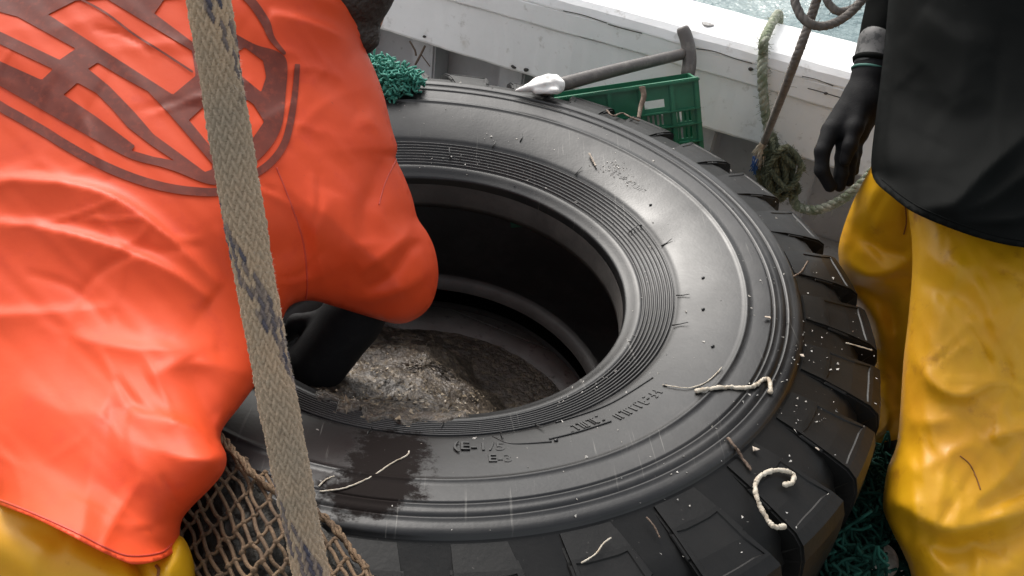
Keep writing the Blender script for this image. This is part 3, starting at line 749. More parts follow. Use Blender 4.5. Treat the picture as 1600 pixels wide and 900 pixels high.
mb = MB(); cbox(mb, .003, CW, CD-.004, CD, .0, .012); cbox(mb, .003, CW, CD-.004, CD, .22, CH); cbox(mb, .003, .02, CD-.004, CD, .012, .22); mb.build('side_panel', M_GREEN, cr)
mb = MB(); cbox(mb, .003, CW, .004, CD-.004, CH-.006, CH); mb.build('base', M_GREEN, cr)
mb = MB(); cbox(mb, CW-.004, CW, .004, CD-.004, 0, CH-.007); mb.build('end_panel', M_GREEN, cr)
# dark weed strand over the crate rim
q = [un(a, b, d) for a, b, d in [(1003, 136, 1.86), (1006, 150, 1.855), (1001, 168, 1.845), (998, 185, 1.82)]]
tag(obj('weed_strand', *tube(spline(q, 20), np.linspace(.0075, .004, 20), 7, ell=.5), M_STICK), 'dark wet weed strand hanging over the green crate side', 'weed')

# ================================================================== T-HANDLED TOOL AND RAG
tl = thing('digging_tool', 'weathered dark T-handled tool shaft leaning from the tyre to the bulwark', 'tool', un(870, 137, 1.80))
pa = un(840, 142, 1.80); pb = at_n(1068, 84, .985)
obj('shaft', *tube(spline([pa, pa*.5+pb*.5+(0, 0, .002), pb], 20), np.linspace(.0150, .0125, 20), 14), M_TOOL, tl)
db = (pb-CAM)@FW
g = [un(a, b, db) for a, b in [(1066, 43), (1073, 62), (1077, 84), (1077, 102), (1074, 119)]]
mb = MB(); mb.add(*tube(spline(g, 18), (.0178)*np.array([.80, .95]+[1]*14+[.98, .9]), 12, ell=.8)); mb.build('grip', M_TOOL, tl, smooth=True)
c1 = un(862, 131, 1.775); c2 = un(832, 134, 1.77)
V, F = sdf_mesh([('e', un(864, 132, 1.775), (.022, .022, .017)), ('e', un(848, 131, 1.77), (.026, .020, .014)), ('c', un(874, 134, 1.765), un(868, 142, 1.765), .012, .009), ('c', un(858, 124, 1.77), un(822, 136, 1.765), .008, .005), ('c', un(850, 133, 1.76), un(808, 141, 1.76), .011, .003), ('c', un(868, 142, 1.755), un(838, 142, 1.755), .008, .005), ('c', un(866, 126, 1.76), un(872, 136, 1.758), .006, .005)], .0045, .0022, noise=.0016)
V = np.array(V); rc = V.mean(0); dv = V-rc; dv /= np.linalg.norm(dv, axis=1)[:, None]
V = V+dv*(.0016*np.abs(np.sin(V@np.array([80., 40, 75])+2*np.sin(V@np.array([30., 70, -40]))))-.0018*np.abs(np.sin(V@np.array([-50., 110, 130])+1.5))+.0006*np.sin(V@np.array([220., 180, -200])))[:, None]
tag(obj('white_rag', V, F, M_RAG), 'crumpled white rag wrapped round the low end of the tool shaft', 'rag')

# ================================================================== NETS
def noodles(center, ext, n, r, L, mb, seed, flat=1.0):
    rr = np.random.default_rng(seed)
    for _ in range(n):
        p = center+rr.normal(size=3)*np.array(ext)*.55; d = rr.normal(size=3); pts = [p]
        for k in range(4):
            d = d*.4+rr.normal(size=3); d[2] *= flat; d /= np.linalg.norm(d); p = p+d*L/4; pts.append(p)
        mb.add(*tube(spline(pts, 14), r, 5))
mb = MB(); c = un(612, 126, 1.73)
noodles(c, (.030, .022, .018), 330, .0024, .045, mb, 1); noodles(un(643, 121, 1.73), (.016, .012, .008), 70, .0022, .035, mb, 2); noodles(un(607, 148, 1.71), (.009, .009, .014), 70, .0024, .035, mb, 3)
noodles(un(592, 112, 1.74), (.022, .016, .012), 140, .0024, .045, mb, 9)
tag(mb.build('net_scrap', M_NETG, smooth=True), 'bunched teal green net scrap on the far tyre edge beside the orange sleeve', 'net')
mb = MB()
for (a, b, d, e, n) in [(1325, 830, 1.30, (.03, .05, .05), 90), (1310, 880, 1.2, (.04, .04, .04), 90), (1345, 780, 1.42, (.03, .05, .05), 60), (1395, 850, 1.40, (.04, .05, .04), 80), (1380, 760, 1.55, (.05, .06, .04), 80)]:
    noodles(un(a, b, d), e, n*3, .0022, .06, mb, int(a))
tag(mb.build('net_scrap', M_NETD, smooth=True), 'dark green netting heaped on the deck between tyre and yellow trousers', 'net')
p = un(1368, 880, 1.28); V, F = sdf_mesh([('e', p, (.028, .024, .020)), ('e', p+np.array([.014, .01, -.004]), (.018, .02, .018))], .02, .004, noise=.001)
tag(obj('stone', V, F, M_GRIT), 'round grey stone on the dark netting at the yellow trousers', 'stone')
# old grey pieces of line hanging under the bulwark plank
for i, (pts, lab) in enumerate([([(640, 64), (648, 78), (650, 87)], 'short dark cord end hanging under the white plank'), ([(664, 72), (657, 86), (649, 101)], 'slanting dark cord hanging under the white plank'), ([(657, 84), (666, 96), (672, 104)], 'faint thin cord crossing behind the slanting dark cord')]):
    tag(obj('cord', *tube(spline([at_n(a, b, 1.035) for a, b in pts], 12), [.0026, .0032, .0016][i], 6), M_STICK), lab, 'cord')

# brown net bag in front of the tyre
net_dep = TPS([(345, 680, .905), (450, 770, .875), (590, 900, .80), (300, 830, .85), (280, 800, .86), (420, 860, .80), (350, 960, .78), (600, 1000, .76), (300, 1000, .79), (480, 1000, .755), (520, 850, .835)])
NU, NV = 30, 30
def net_pt(u, v):                          # u along the slanting upper edge, v down
    a = np.array([338, 668])+u*np.array([320, 300])/1.0; top = a+np.array([0, 14*math.sin(u*9)])
    dn = np.array([-95+60*u, 330+30*u]); q = top+v*dn*1.15; q = q+np.array([5*math.sin(5*v+4*u), 4*math.sin(7*u)])
    d = float(net_dep(np.array([q]))[0])-.012*math.sin(7*u+3*v); return un(q[0], q[1], d)
mb = MB(); 
lat = {}
for i in range(36):
    for j in range(-14, 26):
        q = np.array([252, 640])+i*np.array([13.5, 8])+j*np.array([1.5, 21.])
        q = q+np.array([3.5*math.sin(.9*j+.5*i)+random.gauss(0, 1.3), 3.5*math.sin(.6*i+.3*j)+random.gauss(0, 1.3)])
        ty_ = 676+(q[0]-343)*.93-10*math.sin((q[0]-343)/250*3.14)
        if q[1] < ty_ or q[0] < 262 or q[1] > 1060 or q[0] > 640: continue
        d = float(net_dep(np.array([q]))[0])-.008*math.sin(.5*i+.4*j); lat[i, j] = un(q[0], q[1], d)
def bow(a, b, k): return spline([a, (a+b)/2+k, b], 6)
for (i, j), a in lat.items():
    if (i+j) % 2: continue
    for di in (-1, 1):
        if (i+di, j+1) in lat: mb.add(*tube(bow(a, lat[i+di, j+1], RNG.normal(size=3)*.0015), .0019, 6))
    V, F = tube([a+(0, 0, .0034), a, a-(0, 0, .0034)], [.0016, .0037, .0016], 6); mb.add(V, F)
nb = thing('net_bag', 'brown knotted net bag hanging over the near tyre edge beneath the orange smock', 'net', un(440, 900, .85))
mb.build('netting', M_NETB, nb, smooth=True)
mb = MB()
for w in (.0, .004, .009):
    P = [net_pt(u, 0)+np.array([0, -.3*w, w*.5-.004])+RNG.normal(size=3)*.0012 for u in np.linspace(0, 1, 40)]; twisted(mb, spline(P, 120), .0030, .02, 2)
mb.build('head_line', M_NETB, nb, smooth=True)
V = []; F = []
for i in range(25):
    for j in range(25):
        p = net_pt(i/24*1.0, .04+.96*j/24); V.append(p+ray(440, 800)*(.030+.012*math.sin(i*1.7)*math.sin(j*1.3)))
for i in range(24):
    for j in range(24): F.append((i*25+j, (i+1)*25+j, (i+1)*25+j+1, i*25+j+1))
n0 = len(V); V += [np.array(v)+ray(440, 800)*.01 for v in V]; F += [tuple(n0+q for q in f[::-1]) for f in F]
obj('bundled_netting', V, F, M_NETIN, nb)

# ================================================================== ROPES
# foreground braided rope
AX = spline([2*un(150, -900, .470)-un(282, -260, .565), un(190, -760, .495), un(282, -260, .565), un(326, 0, .600), un(361, 220, .632), un(401, 450, .662), un(444, 680, .692), un(487, 900, .722), un(530, 1110, .75), un(600, 1420, .80), un(720, 2000, .86)], 1900)
T, N, B = frames(AX); L = np.concatenate([[0], np.cumsum(np.linalg.norm(np.diff(AX, axis=0), axis=1))])
SEG = 120; NST = 24; pv = .0046; RR = .0136
th = np.arange(SEG)/SEG
A_ = NST*th[None, :]+L[:, None]/pv*.5; B_ = NST*th[None, :]-L[:, None]/pv*.5
wv = .30*np.sin(L*31+1.3*np.sin(L*17))[:, None]+.16*np.sin(L*90)[:, None]*np.cos(2*np.pi*th)[None, :]
A_ = A_+wv; B_ = B_+wv*.6-.2*np.sin(L*53)[:, None]
fa, fb = A_ % 1, B_ % 1; iA = np.floor(A_).astype(int); iB = np.floor(B_).astype(int); sM = (iA+iB) % 4; par = sM < 2
pr = lambda f: np.sqrt(np.maximum(0, 1-(2*f-1)**2))
h = np.where(par, pr(fa)*pr((sM+fb)/2)**.5, pr(fb)*pr((sM-2+fa)/2)**.5)
ia = iA % NST; rnd = np.abs(np.sin(iA*12.9+((iB+iA)//4)*78.2)*4375.5) % 1
navy = (par & (ia < 5) & (rnd > .25)).astype(float)*(.45+.55*rnd)+(~par & (ia < 5))*(rnd > .6)*.5
cr_ = np.abs(np.sin(np.floor(A_)*3.1+np.floor(B_)*7.7)*937.3) % 1
rad_ = RR*(1+.025*np.sin(L/.03)+.02*np.sin(L/.011))[:, None]+(h-.6)*.0030+(cr_-.5)*.0009*h+.00018*RNG.normal(size=h.shape)
Vr = AX[:, None, :]+rad_[..., None]*(np.cos(2*np.pi*th)[None, :, None]*N[:, None, :]+np.sin(2*np.pi*th)[None, :, None]*B[:, None, :])
n = len(AX); I, J = np.meshgrid(np.arange(n-1), np.arange(SEG), indexing='ij'); J2 = (J+1) % SEG
Fq = np.stack([I*SEG+J, I*SEG+J2, (I+1)*SEG+J2, (I+1)*SEG+J], -1).reshape(-1, 4)
me = bpy.data.meshes.new('braided_rope'); me.from_pydata(Vr.reshape(-1, 3).tolist(), [], Fq.tolist()+[list(range(SEG))[::-1], [(n-1)*SEG+j for j in range(SEG)]]); me.update()
me.attributes.new('navy', 'FLOAT', 'POINT').data.foreach_set('value', np.clip(navy, 0, 1).reshape(-1).astype(np.float32))
rp = link('braided_rope', me, M_ROPE)
tag(rp, 'thick tan braided rope with navy flecks hanging taut in the foreground', 'rope')
mb = MB()
for _ in range(15000):
    i = random.randrange(n); a = random.uniform(0, 6.283); d = math.cos(a)*N[i]+math.sin(a)*B[i]; q = AX[i]+d*(RR-.0004)
    e = q+d*random.uniform(.0008, .0030)+T[i]*random.gauss(0, .0012)+RNG.normal(size=3)*.0004; w = T[i]*.00010+np.cross(T[i], d)*.00010
    mb.add([q-w, q+w, e], [(0, 1, 2)])
mb.build('fuzz', M_FUZZ, rp, kind='stuff')

# mossy three-strand mooring rope over the cap rail
P = [bl(at_z(1195, 60, .83)@TD+.005, 1.30, .55), bl(at_z(1195, 60, .83)@TD+.003, 1.268, .74), bl(at_z(1197, 45, .84)@TD, 1.235, .838), at_z(1195, 60, .84), at_n(1191, 92, 1.035)+(0, 0, .006), at_n(1191, 115, 1.018), at_n(1193, 150, 1.02), at_n(1199, 195, 1.026), at_n(1209, 230, 1.02), at_n(1222, 268, 1.01), at_n(1236, 300, 1.0), at_n(1246, 322, .98),
     at_n(1275, 328, .95), at_n(1310, 315, .94), at_n(1345, 288, .94), at_n(1375, 255, .95), at_n(1420, 215, .97)]
mb = MB(); twisted(mb, spline(P, 330), .0112, .05, 3, 8, fluff=700, lay=.42)
tag(mb.build('mooring_rope', M_MOSS, smooth=True), 'pale mossy three-strand rope draped over the white cap rail', 'rope')
mb = MB()
for i in range(7):
    rr = random.Random(40+i); cxp, cyp = 1222+rr.gauss(0, 7), 262+rr.gauss(0, 8); ph = rr.uniform(0, 6.28)
    Q = [at_n(1204+rr.gauss(0, 4), 212+rr.gauss(0, 4), 1.0)]+[at_n(cxp+rr.uniform(12, 26)*math.cos(ph+k*1.35), cyp+rr.uniform(26, 48)*math.sin(ph+k*1.35), 1.0-.02*rr.random()-.004*i) for k in range(5)]
    twisted(mb, spline(Q, 110), .0070, .04, 3, 6, fluff=330)
tag(mb.build('rope_tangle', M_DIRTY, smooth=True), 'weedy green rope tangle hanging under the frayed line end', 'rope')
# thin line with frayed end
tn = thing('thin_line', 'taut thin grey line slanting down to a frayed whipped end', 'rope', at_n(1192, 232, .985))
mb = MB(); P = [un(1345, -230, 1.42), un(1276, 0, 1.55), un(1235, 115, 1.64), at_n(1194, 222, .985)]; twisted(mb, spline(P, 260), .0082, .030, 3, 8, fluff=60, lay=.24); mb.build('line', M_GREYR, tn, smooth=True)
mb = MB(); e0 = at_n(1193, 222, .983)
for _ in range(120):
    q = e0+RNG.normal(size=3)*.0035; e = at_n(1184+random.gauss(0, 4), 247+random.gauss(0, 8), .975)+RNG.normal(size=3)*.003; mb.add(*tube(spline([q, (q+e)/2+RNG.normal(size=3)*.0015, e], 6), .0008, 4))
mb.build('frayed_end', M_FRAY, tn, smooth=True)
mb = MB()
for _ in range(30):
    q = at_n(1183, 246, .975)+RNG.normal(size=3)*.004; e = at_n(1178+random.gauss(0, 2), 264+random.gauss(0, 4), .97)+RNG.normal(size=3)*.003; mb.add(*tube([q, (q+e)/2, e], .0011, 4))
mb.build('blue_yarn', M_BLUE, tn, smooth=True)
# hanging coil
def coil(pts, r, label):
    mb = MB(); c = cspline([un(*p) for p in pts], 22); c = np.concatenate([c, c[:1]]); twisted(mb, c, r, .035, 3, 8, fluff=50, lay=.24)
    tag(mb.build('rope_coil', M_GREYR, smooth=True), label, 'rope', None)
coil([(1243, -10, 1.50), (1248, 18, 1.50), (1262, 35, 1.50), (1284, 41, 1.51), (1310, 33, 1.52), (1335, 14, 1.52), (1352, -14, 1.52), (1350, -70, 1.51), (1310, -110, 1.50), (1262, -80, 1.50)], .0075, 'large grey rope loop hanging over the sea at the top')
coil([(1291, -6, 1.54), (1297, 8, 1.54), (1310, 18, 1.54), (1330, 14, 1.545), (1345, 2, 1.55), (1362, -20, 1.55), (1356, -66, 1.55), (1320, -90, 1.54), (1292, -50, 1.54)], .0068, 'smaller grey rope loop hanging inside the large one')

# ================================================================== PEOPLE
def head_prims(c, fwd, up, s=1.0):
    f = fwd/np.linalg.norm(fwd); u = up-f*(up@f); u /= np.linalg.norm(u); r = np.cross(f, u); q = lambda a, b, d: c+(r*a+f*b+u*d)*s
    pr = [('e', c, (.078*s, .09*s, .108*s)), ('e', q(0, .03, -.06), (.055*s, .05*s, .055*s)), ('c', q(0, .088, .012), q(0, .108, -.022), .009*s, .014*s, .012), ('e', q(0, .085, -.055), (.024*s, .012*s, .010*s), .010)]
    for e in (-1, 1): pr += [('e', q(.078*e, -.005, -.005), (.012*s, .020*s, .028*s), .012), ('c', q(.02*e, .085, .035), q(.045*e, .075, .035), .010*s, .008*s, .012)]
    return pr, q
def person_head(parent, q, s=1.0, hair=True):
    for e in (-1, 1): obj('eye', *sdf_mesh([('e', q(.032*e, .082, .018), (.011*s, .011*s, .011*s))], .002, .0035, pad=.008), M_EYE, parent)
    if hair: obj('hair', *sdf_mesh([('e', q(0, -.028, .030), (.088*s, .090*s, .100*s)), ('e', q(0, -.055, -.03), (.078*s, .055*s, .075*s)), ('e', q(0, .05, .092), (.055*s, .035*s, .022*s)), ('e', q(0, .025, -.085), (.062*s, .058*s, .05*s)), ('c', q(.07, .0, -.05), q(-.07, .0, -.05), .035*s, .035*s)], .03, .008, noise=.002), M_HAIR, parent)

# ---- left: bending person in the orange smock
pl = thing('person', 'person in an orange smock with brown printed emblem bending over the tyre hole', 'person', (-.42, -.75, 0))
pel = un(-60, 660, 1.0); che = un(320, 190, 1.17); nek = un(480, -20, 1.22); hd = un(531, -32, 1.27)
fdir = np.array([.15, .80, -.55]); prl, ql = head_prims(hd, fdir, np.array([.5, .6, .4]), .92)
sh = un(510, 200, 1.22); elb = un(618, 420, 1.25); wr = un(548, 500, 1.285); hnd = un(497, 566, 1.30)
sh2 = un(100, 40, 1.22); elb2 = un(10, 330, 1.16); wr2 = un(160, 470, 1.10)
kn1 = un(200, 1010, .82); kn2 = un(-170, 960, .86); an1 = np.array([kn1[0]-.08, kn1[1]-.06, .09]); an2 = np.array([kn2[0]-.08, kn2[1]-.06, .09])
body = [('c', pel, (pel+che)/2, .08, .07), ('c', (pel+che)/2, che, .07, .065), ('c', che, nek, .06, .04), ('c', nek, hd, .05, .05), ('c', che, sh, .055, .045), ('c', sh, elb, .040, .032), ('c', elb, wr, .032, .026),
        ('c', che, sh2, .06, .05), ('c', sh2, elb2, .045, .036), ('c', elb2, wr2, .036, .026),
        ('c', pel, kn1, .065, .035), ('c', kn1, an1, .04, .036), ('c', pel, kn2, .065, .035), ('c', kn2, an2, .04, .036)]+prl
obj('body', *sdf_mesh(body, .03, .011), M_SKIN, pl)
person_head(pl, ql, .92)
# gloved hand groping in the mud
hp = [('c', elb, wr, .036, .040), ('c', wr, hnd, .044, .044)]
dh = (hnd-wr)/np.linalg.norm(hnd-wr); rt = np.cross(dh, FW); rt /= np.linalg.norm(rt); bn = np.cross(rt, dh)
for k, (o, l) in enumerate([(-.030, .068), (-.010, .078), (.010, .073), (.028, .058)]):
    a = hnd+rt*o+dh*.025; b_ = a+dh*l*.55+bn*.010; c_ = b_+dh*l*.38+bn*.030; hp += [('c', a, b_, .0115, .0105, .006), ('c', b_, c_, .0105, .009, .006)]
a = wr+rt*-.03+dh*.02; hp += [('c', a, a+rt*-.03+dh*.035, .013, .012, .008), ('c', a+rt*-.03+dh*.035, a+rt*-.032+dh*.065+bn*.012, .012, .010, .008)]
obj('glove', *sdf_mesh(hp, .012, .0036), M_GLOVE, pl)

O_OUT = [(500, -150), (556, -70), (566, -10), (565, 35), (569, 72), (585, 108), (600, 150), (612, 200), (621, 230), (618, 246), (630, 272), (644, 308), (652, 340), (668, 364), (680, 392), (685, 428), (680, 460), (668, 484), (645, 501), (620, 506), (590, 499), (560, 490), (520, 478), (490, 470), (462, 473), (447, 486), (438, 512), (424, 558), (400, 600), (374, 636), (348, 670), (345, 690), (354, 712), (350, 736), (330, 762), (298, 794), (283, 816), (279, 850), (266, 867), (240, 878), (215, 882), (195, 878), (150, 858), (100, 832), (50, 808), (0, 789), (-90, 752), (-190, 690), (-265, 560), (-285, 350), (-235, 120), (-125, -60), (60, -180), (260, -240), (410, -225)]
O_DEP = [(0, 789, .845), (150, 858, .83), (262, 866, .825), (350, 700, .865), (345, 680, .89), (400, 600, .985), (440, 500, 1.10), (480, 470, 1.14), (560, 490, 1.19), (650, 500, 1.235), (684, 430, 1.25), (650, 330, 1.25), (620, 230, 1.25), (568, 60, 1.26), (560, -60, 1.27), (-90, 752, .93), (-280, 350, 1.10), (-125, -60, 1.22), (260, -230, 1.27), (150, 650, .945), (100, 450, 1.05), (300, 300, 1.10), (250, 50, 1.18), (480, 250, 1.18), (560, 380, 1.18), (300, 560, 1.0), (200, 780, .875), (60, 720, .905)]
O_FOLD = [
    ([(-60, 276), (30, 281), (100, 286), (165, 303), (220, 335), (280, 385), (345, 450)], .015, 40, 9),
    ([(-60, 345), (40, 352), (120, 368), (200, 393), (270, 425), (330, 470)], .014, 40, 8),
    ([(-80, 492), (0, 490), (80, 487), (180, 478)], .009, 34, 7, 'a'),
    ([(110, 526), (180, 540), (260, 546), (340, 540)], .008, 26, 16),
    ([(200, 644), (250, 652), (300, 668), (335, 695), (352, 718)], .012, 26, 10),
    ([(290, 560), (310, 610), (330, 650), (348, 690)], -.010, 20, 20),
    ([(230, 590), (280, 570), (340, 570), (395, 590)], .008, 26, 18),
    ([(420, 20), (470, 30), (520, 48), (560, 70)], .012, 30, 7), ([(400, -60), (460, -20), (510, 0), (562, 20)], .010, 24, 14),
    ([(430, 262), (455, 320), (474, 380), (480, 450)], -.005, 9, 9),
    ([(600, 252), (585, 290), (570, 330), (572, 380)], -.010, 16, 26), ([(650, 345), (630, 372), (600, 400), (560, 425)], .009, 18, 10),
    ([(684, 405), (650, 440), (600, 462), (540, 470)], .009, 20, 10), ([(560, 180), (590, 200), (618, 232)], .008, 18, 12),
    ([(668, 372), (640, 390), (610, 432), (570, 452)], -.007, 8, 10), ([(500, 120), (540, 150), (575, 185)], -.006, 20, 24),
    ([(350, 440), (420, 400), (470, 390), (540, 400)], -.008, 30, 40), ([(520, 300), (500, 360), (520, 430)], .006, 30, 22),
    ([(20, 600), (90, 640), (170, 650)], .006, 40, 30), ([(0, 700), (100, 740), (180, 790)], -.007, 40, 40), ([(190, 640), (215, 740), (245, 820)], .006, 36, 30),
    ([(-40, 60), (60, 100), (150, 150)], .006, 60, 50), ([(330, 30), (400, 100), (440, 170)], -.007, 40, 30)]
OC = Cloth(O_OUT, O_DEP, .115, 200, .085, wob=.0022, folds=O_FOLD+creases(O_OUT, 60, 1, (25, 45), .0024, (60, 190), .7), seed=4, hem=[(0, 789), (50, 808), (100, 832), (150, 858), (195, 878), (215, 882), (240, 878), (266, 867)])
sm = OC.build('smock', M_ORANGE, pl, 6)
# printed emblem: shield with letter-like bars and a double outline
H = lambda L_: [np.array(p)/2 for p in L_]
shield = cspline(H([(-120, -60), (-150, 120), (-90, 215), (0, 268), (100, 325), (250, 410), (400, 492), (500, 520), (560, 540), (640, 572), (690, 574), (760, 535), (830, 478), (878, 400), (892, 300), (897, 195), (865, 160), (800, 140), (740, 108), (660, 60), (560, -20), (420, -70), (200, -90)]), 6)
holes = [H(h_) for h_ in [
    [(150, 45), (235, 2), (330, -6), (600, 158), (612, 236), (540, 296)],
    [(-60, 20), (10, 40), (55, 52), (237, 152), (186, 187), (-60, 70)],
    [(-70, 110), (0, 138), (166, 216), (130, 250), (-70, 160)],
    [(275, 215), (305, 195), (380, 240), (462, 285), (522, 348), (600, 438), (664, 512), (662, 530), (640, 537), (560, 478), (480, 420), (420, 350), (340, 268)],
    [(198, 296), (242, 258), (300, 290), (350, 340), (400, 398), (470, 452), (545, 502), (480, 490), (410, 470), (422, 456), (300, 364)],
    [(482, 42), (512, -2), (580, -10), (640, 60), (690, 130), (660, 150), (600, 130)],
    [(590, 375), (645, 325), (720, 275), (792, 325), (826, 380), (790, 432), (740, 470), (690, 498), (650, 448)],
    [(735, 165), (765, 148), (822, 190), (832, 240), (816, 288), (770, 250), (742, 225)]]]
OC.patch('printed_emblem', [shield], holes, M_PRINT, sm, step=6)
OC.patch('printed_outline', [stroke(H([(-120, 250), (0, 332), (60, 366), (140, 412), (200, 450), (300, 506), (400, 550), (500, 581), (600, 597), (700, 596), (790, 548), (848, 506), (888, 450), (908, 380), (922, 290), (930, 200)]), [15, 15, 15, 14, 13, 12, 11, 8]),
                                stroke(H([(750, -30), (790, 10), (830, 70), (850, 120), (892, 170)]), [14, 14, 5])], [], M_PRINT, sm, step=6)
OC.patch('printed_bar', [stroke(H([(250, -4), (330, 40), (420, 108), (500, 158), (604, 226)]), 3.2)], [], M_PRINT, sm, step=6, off=.002)
OC.line('sleeve_seam', [(432, 262), (455, 320), (474, 380), (480, 440), (478, 468)], .0011, M_SEAM, sm)
OC.line('hem_seam', [(-40, 766), (40, 797), (110, 828), (170, 858), (205, 869), (250, 864), (268, 850)], .0011, M_SEAM, sm)
OC.line('sleeve_seam', [(619, 250), (602, 285), (592, 320)], .0010, M_SEAM, sm)

T_OUT = [(-420, 420), (-250, 560), (-120, 690), (0, 762), (100, 806), (190, 842), (250, 846), (278, 836), (292, 848), (302, 876), (306, 905), (312, 980), (300, 1100), (250, 1230), (60, 1260), (-150, 1240), (-380, 1150), (-480, 800)]
T_DEP = [(0, 762, .85), (190, 842, .825), (292, 848, .825), (306, 905, .82), (312, 980, .80), (250, 1230, .74), (60, 1260, .76), (-380, 1150, .85), (-480, 800, .98), (-420, 420, 1.08), (-120, 690, .93), (0, 1000, .84), (200, 960, .81)]
T_FOLD = [([(190, 850), (215, 880), (222, 920), (215, 1000)], -.014, 9, 12, 'o'), ([(100, 830), (60, 870), (50, 930)], .006, 30, 20), ([(0, 810), (60, 830), (110, 850)], -.005, 20, 20), ([(250, 875), (262, 900), (262, 940)], .005, 10, 12)]
TC_ = Cloth(T_OUT, T_DEP, .06, 110, .07, wob=.004, folds=T_FOLD, seed=9)
lt = TC_.build('trousers', M_YELLOW, pl, 8)
TC_.line('stitched_mark', [(244, 884), (248, 890), (247, 900)], .0014, M_STITCH, lt, .0005)
obj('trouser_leg', *sdf_mesh([('c', kn1, an1+(0, 0, .05), .085, .08), ('c', kn2, an2+(0, 0, .05), .085, .08), ('c', pel, kn2, .10, .085), ('c', pel, pel*.4+kn1*.6, .10, .05)], .05, .011, noise=.0012), M_YELLOW, pl)
for a in (an1, an2): obj('boot', *sdf_mesh([('c', a+(0, 0, .12), a-(0, 0, .02), .062, .055), ('c', a-(0, .02, .04), a+(.03, .16, -.045), .046, .042)], .03, .009), M_BOOT, pl)

# ---- right: standing person in the black smock
pr = thing('person', 'person standing in a black smock and yellow oilskin trousers with a black glove', 'person', (.86, -.25, 0))
hip = un(1620, 400, 1.30); ch2 = un(1620, 60, 1.33); nk2 = ch2+np.array([.02, -.02, .34]); hd2 = nk2+np.array([-.02, .02, .16])
p2, q2 = head_prims(hd2, np.array([-.8, .3, -.35]), np.array([0, 0, 1.]))
s1 = ch2+np.array([-.17, .06, .20]); e1 = un(1435, -130, 1.47); w1 = un(1369, 85, 1.455)
s2 = ch2+np.array([.20, -.08, .20]); e2 = s2+np.array([.07, -.04, -.28]); w2 = e2+np.array([-.02, .10, -.24])
k1 = un(1530, 800, 1.25); a1 = np.array([k1[0]+.03, k1[1]-.05, .09]); k2 = un(1440, 640, 1.62); a2 = np.array([k2[0]+.02, k2[1]+.02, .09])
b2 = [('c', hip, ch2, .10, .10), ('c', ch2, nk2, .09, .05), ('c', nk2, hd2, .05, .05), ('c', ch2+(0, 0, .15), s1, .07, .055), ('c', s1, e1, .045, .036), ('c', e1, w1, .034, .024), ('c', ch2+(0, 0, .15), s2, .07, .055), ('c', s2, e2, .045, .036), ('c', e2, w2, .034, .024),
      ('c', hip, k1, .08, .055), ('c', k1, a1, .05, .038), ('c', hip, k2, .07, .05), ('c', k2, a2, .05, .038)]+p2
obj('body', *sdf_mesh(b2, .03, .012), M_SKIN, pr); person_head(pr, q2)
B_OUT = [(1400, -160), (1391, -60), (1388, 0), (1382, 70), (1375, 130), (1367, 195), (1361, 255), (1367, 283), (1392, 306), (1424, 330), (1475, 353), (1540, 375), (1600, 387), (1690, 394), (1800, 385), (1860, 330), (1870, 150), (1850, -60), (1820, -180), (1700, -330), (1520, -330)]
B_DEP = [(1388, 0, 1.31), (1375, 130, 1.30), (1361, 255, 1.25), (1400, 312, 1.24), (1475, 353, 1.225), (1600, 387, 1.215), (1800, 385, 1.25), (1870, 150, 1.31), (1620, 60, 1.30), (1620, 250, 1.23), (1450, 200, 1.28), (1620, -250, 1.34), (1850, -60, 1.34), (1400, -150, 1.33), (1700, -330, 1.36), (1480, 290, 1.235), (1600, 320, 1.225)]
B_FOLD = [([(1640, 180), (1590, 225), (1540, 270), (1490, 318), (1430, 325)], .016, 26, 13), ([(1640, 250), (1590, 285), (1540, 318), (1470, 338)], .012, 24, 12), ([(1640, 330), (1570, 345), (1490, 345)], .010, 16, 9), ([(1400, 60), (1395, 140), (1385, 220), (1390, 280)], .008, 12, 16), ([(1440, 20), (1500, 60), (1560, 70)], .008, 40, 30), ([(1420, 120), (1480, 180), (1560, 190)], -.007, 40, 30), ([(1520, 40), (1500, 140), (1460, 220)], .006, 30, 40)]
BC = Cloth(B_OUT, B_DEP, .14, 170, .16, wob=.0010, folds=B_FOLD+creases(B_OUT, 34, 2, (60, 40), .0011), seed=11, hem=[(1367, 283), (1392, 306), (1424, 330), (1475, 353), (1540, 375), (1600, 387), (1690, 394), (1800, 385)])
bs = BC.build('smock', M_BLACK, pr, 7)
BC.line('hem_seam', [(1378, 280), (1405, 303), (1440, 325), (1500, 350), (1560, 369), (1620, 379)], .0010, M_BLACK, bs)
Y_OUT = [(1421, 290), (1425, 380), (1425, 430), (1419, 500), (1412, 560), (1408, 620), (1402, 690), (1388, 728), (1382, 760), (1380, 795), (1393, 828), (1413, 868), (1424, 900), (1436, 980), (1445, 1100), (1452, 1300), (1640, 1330), (1700, 1250), (1760, 1000), (1840, 600), (1840, 300), (1640, 240), (1470, 240)]
Y_DEP = [(1425, 380, 1.28), (1412, 560, 1.26), (1385, 750, 1.23), (1424, 900, 1.20), (1452, 1300, 1.14), (1640, 1330, 1.14), (1600, 900, 1.21), (1600, 600, 1.27), (1600, 420, 1.28), (1840, 300, 1.34), (1840, 600, 1.32), (1760, 1000, 1.22), (1470, 240, 1.34), (1640, 240, 1.34)]
